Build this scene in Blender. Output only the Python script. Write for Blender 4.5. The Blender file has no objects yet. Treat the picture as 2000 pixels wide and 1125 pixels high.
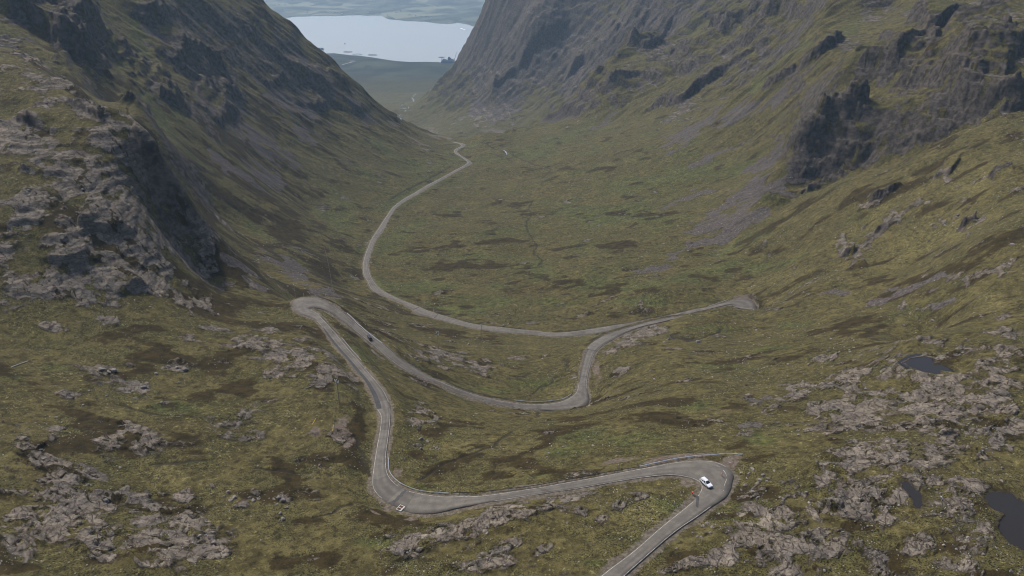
import bpy, bmesh, math, random, time
import numpy as np
from mathutils import Vector, Matrix
T0 = time.time()
random.seed(7)
F32 = np.float32
scene = bpy.context.scene
COL = scene.collection

# ------------------------------------------------------------------ camera frame
CAM_H = 640.0                 # metres above the loch
PITCH = math.radians(26.5)
FPX = 1334.0                  # focal length for the 2000 px wide photograph
CP, SP = math.cos(PITCH), math.sin(PITCH)

def ray(u, v):
    xc = (u - 1000.0) / FPX
    yc = (562.5 - v) / FPX
    return xc, CP + SP * yc, -SP + CP * yc

def at_drop(u, v, d):
    rx, ry, rz = ray(u, v)
    t = -d / rz
    return Vector((rx * t, ry * t, CAM_H - d))

def at_y(u, v, y):
    rx, ry, rz = ray(u, v)
    t = y / ry
    return Vector((rx * t, y, CAM_H + rz * t))

# ------------------------------------------------------------------ scene helpers
def link(o, parent=None):
    COL.objects.link(o)
    if parent is not None:
        o.parent = parent
    return o

def tag(o, label=None, cat=None, group=None, kind=None):
    if label: o['label'] = label
    if cat: o['category'] = cat
    if group: o['group'] = group
    if kind: o['kind'] = kind
    return o

def empty(name, loc, rz=0.0, label=None, cat=None, group=None):
    o = bpy.data.objects.new(name, None)
    o.empty_display_size = 0.3
    COL.objects.link(o)
    o.location = loc
    o.rotation_euler = (0, 0, rz)
    return tag(o, label, cat, group)

def mesh_obj(name, verts, faces, mat=None, parent=None, smooth=False, uvs=None):
    me = bpy.data.meshes.new(name)
    me.from_pydata([tuple(p) for p in verts], [], faces)
    if uvs is not None:
        uvl = me.uv_layers.new(name='UVMap')
        idx = np.empty(len(me.loops), np.int32)
        me.loops.foreach_get('vertex_index', idx)
        uvl.data.foreach_set('uv', np.asarray(uvs, F32)[idx].ravel())
    if smooth:
        me.polygons.foreach_set('use_smooth', np.ones(len(me.polygons), bool))
    if mat is not None:
        me.materials.append(mat)
    me.update()
    return link(bpy.data.objects.new(name, me), parent)

class MB:
    """collects boxes, tubes, discs ... and links them as one mesh"""
    def __init__(self): self.v = []; self.f = []
    def add(self, vs, fs):
        n = len(self.v)
        self.v += [Vector(p) for p in vs]
        self.f += [tuple(i + n for i in f) for f in fs]
    def box(self, c, s, rot=None, taper=1.0):
        c = Vector(c); h = Vector(s) * 0.5
        vs = []
        for sz in (-1, 1):
            k = taper if sz > 0 else 1.0
            for sx, sy in ((-1, -1), (1, -1), (1, 1), (-1, 1)):
                p = Vector((sx * h.x * k, sy * h.y * k, sz * h.z))
                if rot is not None: p = rot @ p
                vs.append(c + p)
        self.add(vs, [(3, 2, 1, 0), (4, 5, 6, 7), (0, 1, 5, 4), (1, 2, 6, 5), (2, 3, 7, 6), (3, 0, 4, 7)])
    def tube(self, pts, rad, n=6, cap=True):
        pts = [Vector(p) for p in pts]
        rads = rad if isinstance(rad, (list, tuple)) else [rad] * len(pts)
        rings = []
        for i, p in enumerate(pts):
            a = pts[max(i - 1, 0)]; b = pts[min(i + 1, len(pts) - 1)]
            d = (b - a).normalized()
            up = Vector((0, 0, 1)) if abs(d.z) < 0.95 else Vector((0, 1, 0))
            e1 = d.cross(up).normalized(); e2 = e1.cross(d)
            rings.append([p + (e1 * math.cos(k * 2 * math.pi / n) + e2 * math.sin(k * 2 * math.pi / n)) * rads[i] for k in range(n)])
        vs = [q for r in rings for q in r]; fs = []
        for i in range(len(rings) - 1):
            for k in range(n):
                a = i * n + k; b = i * n + (k + 1) % n
                fs.append((a, b, b + n, a + n))
        if cap:
            fs.append(tuple(range(n - 1, -1, -1)))
            fs.append(tuple((len(rings) - 1) * n + k for k in range(n)))
        self.add(vs, fs)
    def ring(self, c, R, r, axis='Z', n=28, m=8, sx=1.0):
        vs = []; fs = []
        c = Vector(c)
        for i in range(n):
            a = 2 * math.pi * i / n
            for j in range(m):
                b = 2 * math.pi * j / m
                q = R + r * math.cos(b)
                p = (q * math.cos(a), q * math.sin(a), r * math.sin(b) * sx)
                if axis == 'X': p = (p[2], p[0], p[1])
                vs.append(c + Vector(p))
        for i in range(n):
            for j in range(m):
                fs.append((i * m + j, ((i + 1) % n) * m + j, ((i + 1) % n) * m + (j + 1) % m, i * m + (j + 1) % m))
        self.add(vs, fs)
    def disc(self, c, R, h, axis='Z', n=20):
        c = Vector(c); vs = []; fs = []
        for s in (-0.5, 0.5):
            for i in range(n):
                a = 2 * math.pi * i / n
                p = (R * math.cos(a), R * math.sin(a), s * h)
                if axis == 'X': p = (p[2], p[0], p[1])
                vs.append(c + Vector(p))
        fs = [tuple(range(n - 1, -1, -1)), tuple(range(n, 2 * n))]
        fs += [(i, (i + 1) % n, n + (i + 1) % n, n + i) for i in range(n)]
        self.add(vs, fs)
    def ball(self, c, r, n=10, m=7):
        c = Vector(c); r = Vector(r) if not isinstance(r, (int, float)) else Vector((r, r, r))
        vs = [c + Vector((0, 0, r.z))]; fs = []
        for j in range(1, m):
            t = math.pi * j / m
            for i in range(n):
                a = 2 * math.pi * i / n
                vs.append(c + Vector((r.x * math.sin(t) * math.cos(a), r.y * math.sin(t) * math.sin(a), r.z * math.cos(t))))
        vs.append(c - Vector((0, 0, r.z)))
        for i in range(n): fs.append((0, 1 + i, 1 + (i + 1) % n))
        for j in range(m - 2):
            for i in range(n):
                a = 1 + j * n + i; b = 1 + j * n + (i + 1) % n
                fs.append((a, a + n, b + n, b))
        L = len(vs) - 1; o = 1 + (m - 2) * n
        for i in range(n): fs.append((L, o + (i + 1) % n, o + i))
        self.add(vs, fs)
    def build(self, name, mat, parent=None, smooth=False):
        return mesh_obj(name, self.v, self.f, mat, parent, smooth)

def copy_tree(o, parent=None):
    c = o.copy(); COL.objects.link(c)
    if parent is not None: c.parent = parent
    for ch in list(o.children):
        copy_tree(ch, c)
    return c

# ------------------------------------------------------------------ numpy noise
_rs = np.random.RandomState(11)
PERM = np.concatenate([_rs.permutation(4096)] * 2).astype(np.int32)
_an = _rs.rand(4096) * 2 * np.pi
GX = np.cos(_an).astype(F32); GY = np.sin(_an).astype(F32)

def gnoise(x, y):
    """gradient noise, about -1..1"""
    xi = np.floor(x); yi = np.floor(y)
    fx = (x - xi).astype(F32); fy = (y - yi).astype(F32)
    xi = xi.astype(np.int32) & 4095; yi = yi.astype(np.int32) & 4095
    x1 = (xi + 1) & 4095; y1 = (yi + 1) & 4095
    px0 = PERM[xi]; px1 = PERM[x1]
    u = fx * fx * fx * (fx * (fx * 6 - 15) + 10)
    w = fy * fy * fy * (fy * (fy * 6 - 15) + 10)
    def g(px, yy, dx, dy):
        h = PERM[px + yy]
        return GX[h] * dx + GY[h] * dy
    a = g(px0, yi, fx, fy); b = g(px1, yi, fx - 1, fy)
    c = g(px0, y1, fx, fy - 1); d = g(px1, y1, fx - 1, fy - 1)
    a += u * (b - a); c += u * (d - c)
    return (a + w * (c - a)) * F32(1.5)

def fbm(x, y, lam, octaves, gain=0.5, seed=0.0, spacing=None, ridged=False):
    out = np.zeros(x.shape, F32); amp = 1.0; tot = 0.0
    for o in range(octaves):
        n = gnoise((x + seed * 91.7) / lam + seed * 3.1, (y - seed * 57.3) / lam + 17.3 * o)
        if ridged: n = 1.0 - 2.0 * np.abs(n)
        if spacing is not None:
            k = np.clip((lam / spacing - 1.6) / 2.0, 0, 1).astype(F32)
            n = n * k
        out += amp * n; tot += amp
        lam *= 0.5; amp *= gain
    return out / F32(tot)

def sstep(a, b, x):
    t = np.clip((x - a) / (b - a), 0, 1)
    return t * t * (3 - 2 * t)
# ------------------------------------------------------------------ road: left edge, right edge (photo pixels), drop below the camera
ROAD = [
 (1105,1190,1140,1210,143),(1173,1125,1205,1140,144.5),(1236,1077,1263,1087,145.5),(1290,1030,1319,1039,146.5),
 (1330,998,1364,1008,147.5),(1354,978,1392,988,148),(1362,969,1415,972.5,148.5),(1368,959,1426,957,149),(1370,951,1430,940,149.3),
 (1367,943,1432,927,149.6),(1360,938,1418,911,150),(1350,934,1396,902,150.3),(1338,931,1367,899.6,150.6),(1319,928.5,1326,902,151),
 (1290,929,1280,910,151.6),(1247,934,1225,920,152.4),(1203,941,1180,929,153.2),(1130,954,1105,942.5,154.5),(1064,963.5,1040,954,155.6),
 (956,981,940,968,157.5),(889,993,905,969,159),(856,1001,866,969.5,160),(824,1003,838,966.5,160.7),(795,999,815,962.5,161.4),
 (770,988,798,958,162),(745,974,779,949,162.8),(729,955,766,938,163.5),(727,935,758,926,164.3),(729,915,754.5,911,165),(732,895,754,892,166),
 (735.5,873,757,868,167),(742,838,761,837,168.7),(743,811,763,806,170.2),(736,799,762,796,171),(734,790,760,785,171.5),(726,768,750,764,172.8),
 (713.6,745,735,745,174.3),(692,719,713,719,176.5),(675,698,694,697,178.3),(658,679,676,676,180),(641,657,658,654,182),(630,640,644,638,183),
 (617,625.5,630,623,184),(605,619,620,612,184.6),(586,613,611,607,185),(575,604,606.5,604.5,185.4),(571,593.5,607,602,185.8),
 (577,585,610,601.5,186.2),(592,581.5,615,601,186.6),(613,581.5,622,602,187),(630,585.5,634,605,187.5),(648,595,650,613,188.3),
 (664,607,662,622,189.2),(681,620,678,633,190.3),(706,641,696,647,192),(720,652,710,658.5,193),(748,672.5,735,679,195.5),(775,694,762,702,198),
 (800,713,786,719,200),(844,738,832,743,204),(870,749.5,858,751,206),(900,762,886,766,208),(960,779,948,786,212),(1020,789,1012,796.5,215.5),
 (1060,789.5,1060,801,217.5),(1090,786,1100,802,219),(1107,780,1130,798,219.8),(1119,773,1148,789,220.5),(1126,765,1151,776,221),
 (1129,755,1147,760,222),(1132,740,1147,741,223.5),(1138,710,1154,710,226),(1145,686,1162,689,228),(1152,674,1174,677,229),
 (1165,664,1188,668,230),(1180,656,1207,657,231.5),(1200,648.5,1228,646.5,233),(1230,639.5,1258,636.5,235),(1269,628.5,1295,628.5,237),
 (1311,620,1330,620.5,239.5),(1345,617,1365,619,241.5),(1380,611,1405,614,243.5),(1412,605,1450,611,245),(1432,600.5,1474,607,245.6),
 (1436,598,1479,598,246),(1434,596.5,1473,589,246.4),(1428,595,1455,583,246.8),(1418,596,1436,586.5,247.2),(1400,600,1412,592.5,248),
 (1382,604.5,1382,599,249.5),(1340,614,1332,610,252.5),(1290,625.5,1285,621,256),(1235,637,1227,631,259),(1172,649.5,1164,641.5,262.5),
 (1122,655.5,1120,647.5,265),(1080,656.5,1080,650,267),(1040,652.5,1040,646,269),(980,648,982,640,271.5),(918,639,922,632,274),
 (860,624,868,617,277),(840,619,848,611,278.2),(814,612,830,604.5,279.8),(803,602,814,598,281),(770,586,778,583.5,283),(740,573.5,752,570.5,285.5),
 (726,565,740,562.5,287),(718,550,729,549,289.5),(710,534,721.5,533,292),(709,518,719,518,294.5),(712,502,721,503,297),(720,480,728.5,481,301),
 (724.5,469,733,470,303),(738,448,749,448,307),(754.5,423,761,424,311),(768,404.5,774.5,405,314.5),(790,388,795,390.5,318),(810,376.5,816,379,321),
 (834,362,839,364.5,325),(861,348,865,350,328.5),(890,332,894,333.5,332),(911,320,918.5,321,334.5),(913,316,920,317,335.3),
 (903,308,908,308.5,336.8),(888,298,893,298,338.8),(890,291,895,292,340),(900,286,907,285.5,341),(901,283.5,908,282,341.6),
 (895,280,897,279,342.5),(885,278,886,276.8,343.5)]

def catmull(P, sub):
    P = np.asarray(P, float); out = []
    n = len(P)
    for i in range(n - 1):
        p0 = P[max(i - 1, 0)]; p1 = P[i]; p2 = P[i + 1]; p3 = P[min(i + 2, n - 1)]
        # centripetal-ish tangents limited by segment length
        L = np.linalg.norm(p2 - p1)
        m1 = (p2 - p0); m2 = (p3 - p1)
        l1 = np.linalg.norm(m1) + 1e-9; l2 = np.linalg.norm(m2) + 1e-9
        m1 = m1 / l1 * L; m2 = m2 / l2 * L
        k = sub if isinstance(sub, int) else max(2, int(L / sub))
        for j in range(k):
            t = j / k
            h1 = 2*t**3 - 3*t**2 + 1; h2 = t**3 - 2*t**2 + t; h3 = -2*t**3 + 3*t**2; h4 = t**3 - t**2
            out.append(h1*p1 + h2*m1 + h3*p2 + h4*m2)
    out.append(P[-1])
    return np.array(out)

RL = np.array([at_drop(a, b, d) for a, b, c, e, d in ROAD]); RR = np.array([at_drop(c, e, d) for a, b, c, e, d in ROAD])
SUB = 10
CL = catmull(RL, SUB); CR = catmull(RR, SUB)
CC = (CL + CR) * 0.5
HW = np.linalg.norm(CL - CR, axis=1) * 0.5
SEG = np.concatenate([[0], np.cumsum(np.linalg.norm(np.diff(CC, axis=0), axis=1))])
RV = np.array([(e[1] + e[3]) / 2 for e in ROAD])

# ------------------------------------------------------------------ control points for the relief
# seen in the photograph: pixel and forward distance in metres
VIS = [
 # valley floor and lip
 (1080,240,1450),(1000,268,1330),(1200,235,1350),(1150,300,1080),(1300,300,960),(900,450,760),(850,500,680),(1050,500,665),(1000,350,1040),
 (950,300,1210),(1200,450,700),(1150,520,590),(1300,560,500),(1000,560,570),(1130,215,1480),(1150,168,1500),(1250,92,1600),(940,262,1345),
 # right slopes
 (1300,200,1300),(1400,120,1350),(1500,250,900),(1500,350,720),(1400,400,720),(1600,150,900),(1600,100,950),(1600,20,1100),
 (1590,322,712),(1640,314,703),(1700,306,690),(1760,292,672),(1830,272,655),(1890,254,642),(1592,244,728),(1650,224,720),(1700,228,708),(1756,224,692),(1826,214,676),(1890,200,662),
 (1640,205,765),(1720,200,752),(1540,300,800),(1800,180,720),(1900,100,720),(1990,190,630),(1990,20,800),(1700,100,880),(1750,0,1050),(1850,30,900),(1690,165,800),(1660,110,835),(1760,100,800),
 (1900,100,720),(1990,190,630),(1990,20,800),(1700,100,880),(1750,0,1050),(1850,30,900),(1700,180,790),(1760,100,800),
 (2000,218,560),(1880,264,570),(1800,302,570),(1700,338,590),(1620,374,610),(1500,400,650),
 (1950,350,450),(1850,400,460),(1700,450,490),(1950,450,370),(1800,500,420),(1950,550,310),(1600,500,480),(1600,560,420),(1750,570,372),(1950,600,285),
 (1500,520,520),(1420,480,600),(1560,400,640),
 (1800,655,265),(1880,640,268),(1700,655,310),(1600,650,330),(1650,740,240),(1550,740,262),(1700,800,205),(1950,800,190),(1950,700,225),(1600,900,165),
 (1800,900,158),(1960,1010,133),(1700,1050,132),(1500,1050,135),(1950,1110,115),(1400,1110,125),(1450,800,222),(1450,700,315),(1450,650,378),
 (1345,617,412),(1403,600,422),(1437,601.5,426),(1469,605.5,428),(1490,606,440),(1300,700,322),(1250,800,232),(1350,750,268),
 # far right mountain
 (1150,100,2200),(1150,30,2300),(1050,150,2250),(1050,50,2350),(968,20,2600),(962,60,2590),(955,110,2560),(930,165,2480),(903,225,2250),(1000,240,2050),
 (1060,220,2050),(970,180,2300),(900,258,2000),(940,258,1980),
 (1250,0,2100),(1400,50,1700),(1400,0,1800),(1500,60,1350),(1600,-10,1250),(1500,150,1130),(1400,200,1150),(1300,120,1500),
 # left foreground
 (900,1110,130),(600,1110,130),(300,1110,126),(50,1110,122),(100,950,160),(300,950,168),(600,950,172),(600,850,205),(300,850,195),(50,850,185),
 (50,750,220),(300,750,235),(500,750,245),(650,780,230),(650,700,270),(500,650,295),(300,650,275),(50,650,260),(200,590,290),(400,600,320),
 (530,612,340),(480,582,350),(400,540,370),(100,520,300),(250,500,325),(100,420,325),(280,420,355),(320,450,370),(100,320,365),(250,300,385),
 (310,305,397),(30,220,410),(200,225,428),(100,150,470),(20,100,520),(240,220,428),(325,340,396),(330,400,388),(160,172,450),(60,112,500),
 # left mountain
 (250,100,850),(700,480,700),(400,100,1050),(600,200,1150),(500,300,850),(400,400,620),(600,400,800),(250,250,650),(150,50,800),(300,0,1000),
 (484,0,1300),(0,0,750),(0,50,690),(562,60,1320),(625,112,1350),(685,182,1380),(725,212,1395),(770,237,1400),(830,260,1380),(700,300,1050),(800,300,1150),
 (600,500,600),(500,500,540),(450,560,470),(550,540,500),(680,560,575),(350,200,800),(260,190,640),(340,300,600),(350,380,560),(380,445,470),(450,500,450),
 (450,200,950),(620,555,470),(660,530,600),(110,105,700),(150,150,660),
 # lower valley
 (790,240,2450),(700,215,2600),(810,190,3000),(850,150,3600),(750,150,3650),(860,230,2400),(870,190,2900),
 # above the frame
 (300,-90,1150),(1000,-100,2700),(1400,-100,2100),(1800,-100,1100),(0,-100,900),(1200,-100,2500),(1600,-90,1500),(2000,-80,950),
]
# hidden behind a crest: s = x / y, y, drop
HID = [
 (-.647,600,118),(-.564,500,138),(-.519,470,155),(-.525,450,180),(-.339,402,218),(-.75,620,100),(-.6,560,125),
 (-.36,1650,250),(-.31,1700,370),(-.231,1650,400),(-.231,2000,530),(-.31,2200,560),(-.17,1620,440),(-.12,1600,470),(-.085,1500,400),(-.4,2100,400),(-.4,2800,610),
 (-.07,1700,520),(0.0,1650,480),(.06,1700,440),(.109,1800,420),(.178,1880,320),(.742,610,158),(.66,600,165),(.61,600,178),
 (.62,300,178),(.693,305,184),(-.041,3200,520),(-.041,3700,625),(0.1,3500,600),(.3,3000,300),(.6,2000,100),(.9,1500,50),(-.8,2000,150),(-.7,1300,60),
 (-1.3,120,135),(-1.3,200,130),(-1.25,300,105),(-1.2,420,80),(1.3,110,130),(1.3,160,130),(1.2,260,132),(1.1,400,120),(1.0,560,90),(-.9,500,70),
 (0,70,150),(-.8,70,140),(.8,70,140),(-.25,3300,605),(-.1,3300,606),(-.32,3400,612),
]
ctrl = []
for u, v, y in VIS:
    p = at_y(u, v, y); ctrl.append((p.x / p.y, math.log(p.y), CAM_H - p.z))
for s, y, d in HID:
    ctrl.append((s, math.log(y), d))
last = None
for i in range(0, len(CC), 5):
    p = CC[i]
    if last is None or np.linalg.norm(p - last) > 0.035 * p[1]:
        ctrl.append((p[0] / p[1], math.log(p[1]), CAM_H - p[2])); last = p
ctrl = np.array(ctrl)

def rbf_fit(C, c=0.02, lam=0.002):
    P = C[:, :2]; n = len(P)
    D = np.sqrt(((P[:, None] - P[None]) ** 2).sum(-1) + c * c)
    A = np.zeros((n + 3, n + 3)); A[:n, :n] = -D + lam * np.eye(n)
    Q = np.c_[np.ones(n), P]; A[:n, n:] = Q; A[n:, :n] = Q.T
    w = np.linalg.solve(A, np.r_[C[:, 2], 0, 0, 0])
    return P, w, c
RB = rbf_fit(ctrl)
def rbf_eval(S, R):
    P, w, c = RB; n = len(P)
    out = np.empty(S.size, F32); s = S.ravel().astype(F32); r = R.ravel().astype(F32)
    Pf = P.astype(F32); wf = w.astype(F32)
    for a in range(0, s.size, 20000):
        b = min(a + 20000, s.size)
        d = (s[a:b, None] - Pf[None, :, 0]) ** 2 + (r[a:b, None] - Pf[None, :, 1]) ** 2
        np.sqrt(d + F32(c * c), out=d)
        out[a:b] = -(d @ wf[:n]) + wf[n] + wf[n + 1] * s[a:b] + wf[n + 2] * r[a:b]
    return out.reshape(S.shape)

# ------------------------------------------------------------------ grid (fans out with distance so that cells keep their apparent size)
QUAL = 1.0
NS = int(1740 * QUAL) | 1
S_MAX = 1.55
sv = np.linspace(-S_MAX, S_MAX, NS)
# rows: dense where the land is seen
ry_ = np.array([62, 100, 128, 420, 760, 1500, 2800, 5200, 14500.]); rn_ = np.array([0, 24, 60, 640, 1010, 1400, 1860, 2000, 2090.]) * QUAL
NR = int(rn_[-1]) + 1
rv = np.interp(np.arange(NR), rn_, np.log(ry_))
k5 = np.ones(25) / 25
rv = np.r_[rv[:12], np.convolve(rv, k5, 'valid'), rv[-12:]]; rv[:13] = np.linspace(rv[0], rv[13], 14)[:13]; rv[-13:] = np.linspace(rv[-14], rv[-1], 14)[1:]
NR = len(rv)
# coarse evaluation then bilinear
cs = np.linspace(-S_MAX, S_MAX, 740); cr = np.linspace(rv[0], rv[-1], 720)
CSg, CRg = np.meshgrid(cs, cr)
cz = rbf_eval(CSg, CRg)
def bil(grid, x0, dx, y0, dy, X, Y):
    a = np.clip((X - x0) / dx, 0, grid.shape[1] - 1.001); b = np.clip((Y - y0) / dy, 0, grid.shape[0] - 1.001)
    i = a.astype(np.int32); j = b.astype(np.int32); fx = (a - i).astype(F32); fy = (b - j).astype(F32)
    return (grid[j, i] * (1 - fx) + grid[j, i + 1] * fx) * (1 - fy) + (grid[j + 1, i] * (1 - fx) + grid[j + 1, i + 1] * fx) * fy
S, R = np.meshgrid(sv, rv)
Y = np.exp(R); X = S * Y
DROP = bil(cz, cs[0], cs[1] - cs[0], cr[0], cr[1] - cr[0], S, R)
BASE = (CAM_H - DROP).astype(F32)
SPC = np.maximum(Y * (sv[1] - sv[0]), np.gradient(Y, axis=0)).astype(F32)

# shores of the loch
NEAR_SH = [(480,92),(560,97),(600,100),(630,104),(655,104),(690,110),(740,115),(800,121),(830,121),(855,122),(885,124.5),(910,128),(950,131),(1000,133)]
FAR_SH = [(440,48),(500,46),(541,43),(549,38),(575,33),(640,31),(700,29.5),(745,31),(760,38),(790,41),(830,42.5),(850,45),(868,46.5),(880,47.5),(893,45),(915,48),(930,53),(950,55),(1000,58)]
def shore(L, d=640.0):
    P = np.array([at_drop(u, v, d) for u, v in L]); return P[:, 0] / P[:, 1], P[:, 1]
ns_, ny_ = shore(NEAR_SH); fs_, fy_ = shore(FAR_SH)
YN = np.interp(S, ns_, ny_) + 40 * gnoise(X / 300, Y / 900); YF = np.interp(S, fs_, fy_) + 60 * gnoise(X / 260, Y / 900 + 5) + 25 * gnoise(X / 90, Y / 300)
lowland = np.clip((YN - Y) * 0.022, -14, 40) + 10 * np.exp(-((S + .245) / .04) ** 2 - ((Y - 4450) / 180) ** 2) + 3 * fbm(X, Y, 400, 3, seed=3)* sstep(0, 300, YN - Y)
hills = np.clip((Y - YF) * 0.028, -14, 400) + np.clip((Y - YF - 1200) / 3000, 0, 1) * 120 * (0.5 + fbm(X, Y, 1600, 3, seed=9)) + sstep(60, 500, Y - YF) * 14 * fbm(X, Y, 500, 4, seed=5)
far = np.where(Y > (YN + YF) * 0.5, hills, lowland)
kf = sstep(3300, 4050, Y)
BASE = (BASE * (1 - kf) + far * kf).astype(F32)
FARM = sstep(3000, 4000, Y).astype(F32)

# ------------------------------------------------------------------ road stamp on a half-metre raster
GX0, GY0, GD = -330.0, 95.0, 0.5
GW, GH = int((520) / GD), int((1420 - 95) / GD)
rd = np.full((GH, GW), 99.0, F32); rz = np.zeros((GH, GW), F32)
def stamp(p, hw, win=24):
    i0 = int((p[0] - win - GX0) / GD); i1 = int((p[0] + win - GX0) / GD); j0 = int((p[1] - win - GY0) / GD); j1 = int((p[1] + win - GY0) / GD)
    i0 = max(i0, 0); j0 = max(j0, 0); i1 = min(i1, GW); j1 = min(j1, GH)
    if i1 <= i0 or j1 <= j0: return
    gx = GX0 + np.arange(i0, i1) * GD; gy = GY0 + np.arange(j0, j1) * GD
    d = np.sqrt((gx[None] - p[0]) ** 2 + (gy[:, None] - p[1]) ** 2) - hw
    sub = rd[j0:j1, i0:i1]; m = d < sub
    sub[m] = d[m]; rz[j0:j1, i0:i1][m] = p[2]
for i in range(len(CC) - 1):
    n = max(1, int(np.linalg.norm(CC[i + 1] - CC[i]) / 0.8))
    wide = HW[i]
    for k in range(n):
        t = k / n
        l = CL[i] * (1 - t) + CL[i + 1] * t; r = CR[i] * (1 - t) + CR[i + 1] * t
        w = np.linalg.norm(l - r); m = max(1, int(w / 2.2))
        for q in range(m):
            tt = (q + 0.5) / m
            stamp(l * (1 - tt) + r * tt, w / m * 0.5)
inb = (X > GX0 + 1) & (X < GX0 + GW * GD - 2) & (Y > GY0 + 1) & (Y < GY0 + GH * GD - 2)
RD = np.full(X.shape, 99.0, F32); RZ = np.zeros(X.shape, F32)
RD[inb] = bil(rd, GX0, GD, GY0, GD, X[inb], Y[inb]); 
RZ[inb] = bil(rz, GX0, GD, GY0, GD, X[inb], Y[inb])
print('grid', X.shape, round(time.time() - T0, 1))

# ------------------------------------------------------------------ looking up the ground
def make_lookup(Z):
    rfine = np.linspace(rv[0], rv[-1], 6000); jmap = np.interp(rfine, rv, np.arange(NR))
    def h(x, y):
        x = np.asarray(x, float); y = np.asarray(y, float)
        s = x / y; r = np.log(y)
        b = np.interp(r, rfine, jmap); a = (s + S_MAX) / (sv[1] - sv[0])
        a = np.clip(a, 0, NS - 1.001); b = np.clip(b, 0, NR - 1.001)
        i = a.astype(int); j = b.astype(int); fx = a - i; fy = b - j
        return (Z[j, i] * (1 - fx) + Z[j, i + 1] * fx) * (1 - fy) + (Z[j + 1, i] * (1 - fx) + Z[j + 1, i + 1] * fx) * fy
    return h
YM = np.exp(np.linspace(math.log(75), math.log(9500), 5000))
def raycast(h, u, v):
    rx, ry, rz_ = ray(u, v)
    t = YM / ry
    zz = CAM_H + rz_ * t; g = h(rx * t, YM)
    k = np.where(zz <= g)[0]
    if not len(k): return None
    k = k[0]
    if k == 0: y = YM[0]
    else:
        a = zz[k - 1] - g[k - 1]; b = g[k] - zz[k]
        y = YM[k - 1] + (YM[k] - YM[k - 1]) * a / (a + b + 1e-9)
    return Vector((rx * y / ry, y, CAM_H + rz_ * y / ry))
hb = make_lookup(BASE)

def slope_of(Z):
    zs = np.gradient(Z, sv, axis=1); zr = np.gradient(Z, rv, axis=0)
    return (zs / Y).astype(F32), ((zr - S * zs) / Y).astype(F32)
GXb, GYb = slope_of(BASE)
hgx = make_lookup(GXb); hgy = make_lookup(GYb)

_wx = fbm(X, Y, 24, 4, gain=0.6, seed=31, spacing=SPC) * np.clip(Y * 0.05, 9, 34) + gnoise(X / 4, Y / 4) * 1.0
_wy = fbm(X, Y, 24, 4, gain=0.6, seed=37, spacing=SPC) * np.clip(Y * 0.05, 9, 34) + gnoise(X / 4 + 9, Y / 4) * 1.0
def blob_field(L, power=2.0, warp=1.0):
    """soft ellipses on the ground; each is placed by where it lies in the land"""
    out = np.zeros(X.shape, F32)
    for b in L:
        u, v, ru, rv_ = b[:4]; ang = b[4] if len(b) > 4 else 0; k = b[5] if len(b) > 5 else 1.0
        p = raycast(hb, u, v)
        if p is None: continue
        gx = float(hgx(p.x, p.y)); gy = float(hgy(p.x, p.y))
        n = Vector((-gx, -gy, 1.0))
        ax = []
        ca, sa = math.cos(math.radians(ang)), math.sin(math.radians(ang))
        for du, dv in ((ru * ca, -ru * sa), (rv_ * sa, rv_ * ca)):
            q = Vector(ray(u + du, v + dv)); den = q.dot(n)
            dist = math.sqrt(p.x ** 2 + p.y ** 2 + (CAM_H - p.z) ** 2)
            lim = 7 * math.hypot(du, dv) / FPX * dist
            if abs(den) < 1e-6: w = Vector((0, lim, 0))
            else:
                t = (p - Vector((0, 0, CAM_H))).dot(n) / den
                w = Vector((0, 0, CAM_H)) + q * t - p; w.z = 0
                if t < 0 or w.length > lim: w = w.normalized() * lim * (1 if t > 0 else -1)
            ax.append(w)
        M = np.array([[ax[0].x, ax[1].x], [ax[0].y, ax[1].y]])
        if abs(np.linalg.det(M)) < 1e-6: continue
        Mi = np.linalg.inv(M)
        ext = 2.0 * (ax[0].length + ax[1].length)
        j0 = np.searchsorted(rv, math.log(max(p.y - ext, 63))); j1 = np.searchsorted(rv, math.log(p.y + ext))
        if j1 <= j0: continue
        xs = X[j0:j1] - p.x; ys = Y[j0:j1] - p.y
        lim = 0.75 * min(ax[0].length, ax[1].length) * warp
        wk = min(1.0, lim / max(9.0, min(34.0, p.y * 0.05)) * 2.0)
        xs = xs + _wx[j0:j1] * wk; ys = ys + _wy[j0:j1] * wk
        a = Mi[0, 0] * xs + Mi[0, 1] * ys; c = Mi[1, 0] * xs + Mi[1, 1] * ys
        g = (k * np.exp(-((a * a + c * c) ** (power / 2)) * 1.1)).astype(F32)
        sub = out[j0:j1]
        if k > 0: np.maximum(sub, g, out=sub)
        else: np.minimum(sub, g, out=sub)
    return out
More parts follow.
